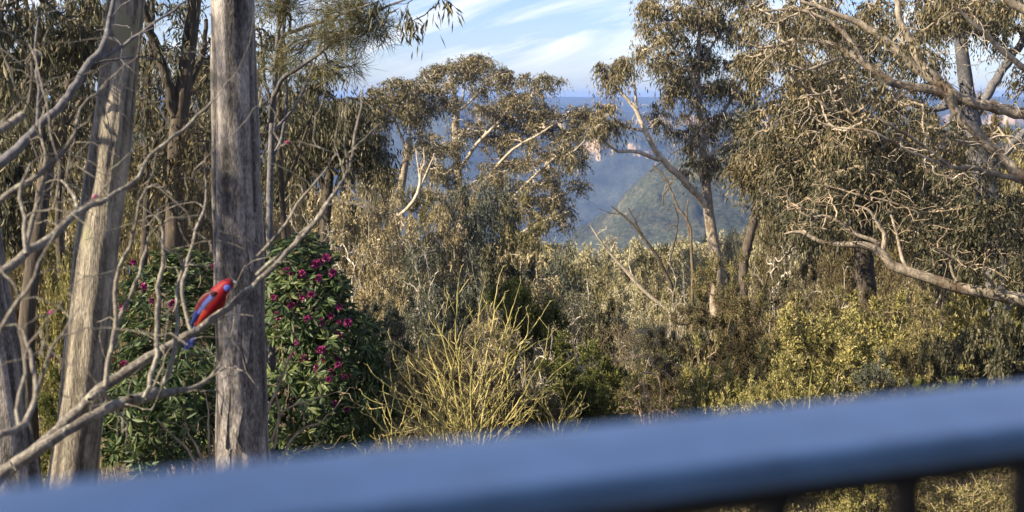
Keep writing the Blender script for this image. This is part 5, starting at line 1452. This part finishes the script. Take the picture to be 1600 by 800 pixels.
def loft(mb, P_, r1, r2, side, n=24):
    """closed loft: centres, in-plane radius r1, towards-camera radius r2; side = camera-ward unit vector"""
    P_ = np.asarray(P_); t = norm(np.gradient(P_, axis=0)); u = norm(np.cross(t, np.broadcast_to(side, t.shape))); w = np.broadcast_to(side, t.shape)
    an = np.arange(n) / n * 2 * math.pi
    ring = P_[:, None] + r1[:, None, None] * np.cos(an)[None, :, None] * u[:, None] + r2[:, None, None] * np.sin(an)[None, :, None] * w[:, None]
    m = len(P_); i = np.arange(m - 1)[:, None] * n; k = np.arange(n)[None, :]; k2 = (k + 1) % n
    q = np.stack([i + k, i + k2, i + n + k2, i + n + k], -1).reshape(-1, 4)
    mb.add(ring.reshape(-1, 3), q)


def build_parrot():
    Y = 6.28; sc = S(1, Y)
    W = lambda px, py, dy=0.: P(px, py, Y) + np.array([0, dy, 0])
    base = W(333, 497)
    E = empty('parrot', base, 'crimson parrot with blue cheek, wing patch and tail perched on the bare limb', 'bird')
    o = np.array(base); side = np.array([.15, -1, .1]); side = side / np.linalg.norm(side)
    sp = np.array([(305, 512, 2.5), (310, 505, 6), (316, 496, 10), (323, 487, 13.8), (330, 477, 16.4), (337, 468, 17.2), (343.5, 460, 15.8), (348.5, 453, 13.2), (352.5, 448, 11.4), (356.5, 445, 10.3), (360.5, 443.2, 8.4), (363.6, 442.6, 5.4), (365, 442.6, 1.5)])
    p, r = resample(np.array([W(a, b) for a, b, _ in sp]), sp[:, 2] * sc, .006)
    mb = MB(); loft(mb, p, r, r * .92, side, 28)
    body = mb.build('body', PLUM, E, o)

    def bodycol(c):
        w = c + o
        v = (w - CAM); px = 800 + FPX * (v @ RT) / (v @ FW); py = 400 - FPX * (v @ UPV) / (v @ FW)
        out = np.tile(RED, (len(c), 1)).astype(float)
        # back: dark red scalloped black, on the upper-left flank
        ax = ((px - 316) * .60 + (496 - py) * .80); off = (px - 316) * .80 - (496 - py) * .60
        back = (off < -1) & (ax < 44)
        sc_ = np.sin(px * .9) * np.sin(py * .9) > 0
        out[back] = DARKRED; out[back & sc_] = BLK
        rump = (ax < 12) & (off < 2); out[rump] = (.22, .022, .012)
        ck = ((px - 355.5) / 6.0) ** 2 + ((py - 450.5) / 4.6) ** 2 < 1
        out[ck] = BLUE
        return out
    set_plumage(body, bodycol)
    # cheek patch lies on the side of the head
    mb = MB(); n = 9
    cp = np.array([W(350.2 + i * 1.35, 452 - i * .75 + .0, -sc * (10.2 - .12 * (i - 4) ** 2)) for i in range(n)])
    rr = 4.6 * sc * np.sqrt(np.maximum(1 - ((np.arange(n) - 4) / 4.25) ** 2, .02))
    loft(mb, cp, rr, np.minimum(rr, 1.4 * sc), side, 14); ck = mb.build('cheek_patch', PLUM, E, o); set_plumage(ck, lambda c: np.tile(BLUE, (len(c), 1)))
    # wing: dark shoulder, pale blue panel, navy flight feathers
    mb = MB()
    wp = np.array([(342, 455, 3), (337, 460, 7.5), (330, 466, 10), (323, 474, 10), (316, 484, 8), (310, 494, 4.6), (305, 503, 2.6), (301, 511, 1)])
    p, r = resample(np.array([W(a - 2.5, b - 1, -sc * (14.5 - 1.5 * i)) for i, (a, b, _) in enumerate(wp)]), wp[:, 2] * sc, .005)
    loft(mb, p, r, r * .36 + .3 * sc, side, 20); wg = mb.build('wing', PLUM, E, o)

    def wingcol(c):
        w = c + o; v = w - CAM; px = 800 + FPX * (v @ RT) / (v @ FW); py = 400 - FPX * (v @ UPV) / (v @ FW)
        out = np.tile(LBLUE, (len(c), 1)).astype(float)
        ax = (px - 300) * .60 + (510 - py) * .80
        off = (px - 316) * .80 - (488 - py) * .60
        out[ax > 56] = DARKRED; out[(ax > 56) & (np.sin(px * 1.3) * np.sin(py * 1.2) > 0)] = BLK
        out[off < -7.5] = DARKRED
        out[ax < 22] = NAVY
        return out
    set_plumage(wg, wingcol)
    # tail: four graduated feathers, pale edged
    for j, (dx, ln, cl_) in enumerate(((0, 1.0, NAVY), (3.2, .93, BLUE), (-2.8, .9, NAVY), (1.2, .8, BLUE))):
        mb = MB(); n = 10; s = np.linspace(0, 1, n)
        cx = 311 + (287.5 - 311) * s * ln + dx * s; cyy = 503 + (548 - 503) * s * ln
        pp = np.array([W(cx[i], cyy[i], sc * (3 + 8 * s[i] - j * .8)) for i in range(n)])
        rr = sc * (3.6 + 2.4 * s) * np.where(s > .86, np.sqrt(np.clip((1.02 - s) / .16, .05, 1)), 1)
        loft(mb, pp, rr, rr * .12 + .15 * sc, side, 12); tf = mb.build('tail_feather', PLUM, E, o); set_plumage(tf, lambda c, cl_=cl_: np.tile(cl_, (len(c), 1)))
    BEAK = plain_mat('grey_horn', (.42, .42, .40), rough=.35, spec=.5, noise=.1); EYE = plain_mat('dark_eye', (.006, .005, .005), rough=.08, spec=.8, noise=.1)
    CLAW = plain_mat('grey_claw', (.16, .15, .15), rough=.6, noise=.2)
    mb = MB(); bp = np.array([(363.4, 441.8, 3.6), (366, 442, 3.4), (368.2, 443.6, 2.6), (369, 446, 1.7), (368.6, 448, .5)])
    p, r = resample(np.array([W(a, b) for a, b, _ in bp]), bp[:, 2] * sc, .0025); loft(mb, p, r, r * .8, side, 14); mb.build('beak', BEAK, E, o)
    mb = MB(); n = 7; a = np.linspace(-1, 1, n); pp = np.array([W(359.6, 443.2, -sc * 7.6)] * n) + a[:, None] * np.array([1.5 * sc, 0, .3 * sc]); rr = 1.5 * sc * np.sqrt(np.maximum(1 - a ** 2, .01))
    loft(mb, pp, rr, rr, side, 12); mb.build('eye', EYE, E, o)
    for dx, dy in ((-5, -.012), (5, .012)):
        mb = MB(); c = W(331 + dx, 491, dy); f = W(333 + dx, 500 - dx * .65, dy)
        p, r = resample(np.array([c, (c + f) / 2 + [.004, 0, 0], f]), np.array([5 * sc, 3 * sc, 1.6 * sc]), .004); tubes(mb, p[None], r[None], sides=10)
        for q in (-1, 0, 1):
            t1 = f + np.array([.008 + .004 * abs(q), q * .009, .003]); t2 = t1 + np.array([.010, q * .003, -.012])
            pp, r2 = resample(np.array([f, t1, t2]), np.array([1.4, 1.2, .6]) * sc, .003); tubes(mb, pp[None], r2[None], sides=7)
        mb.build('foot', CLAW, E, o)


build_parrot()
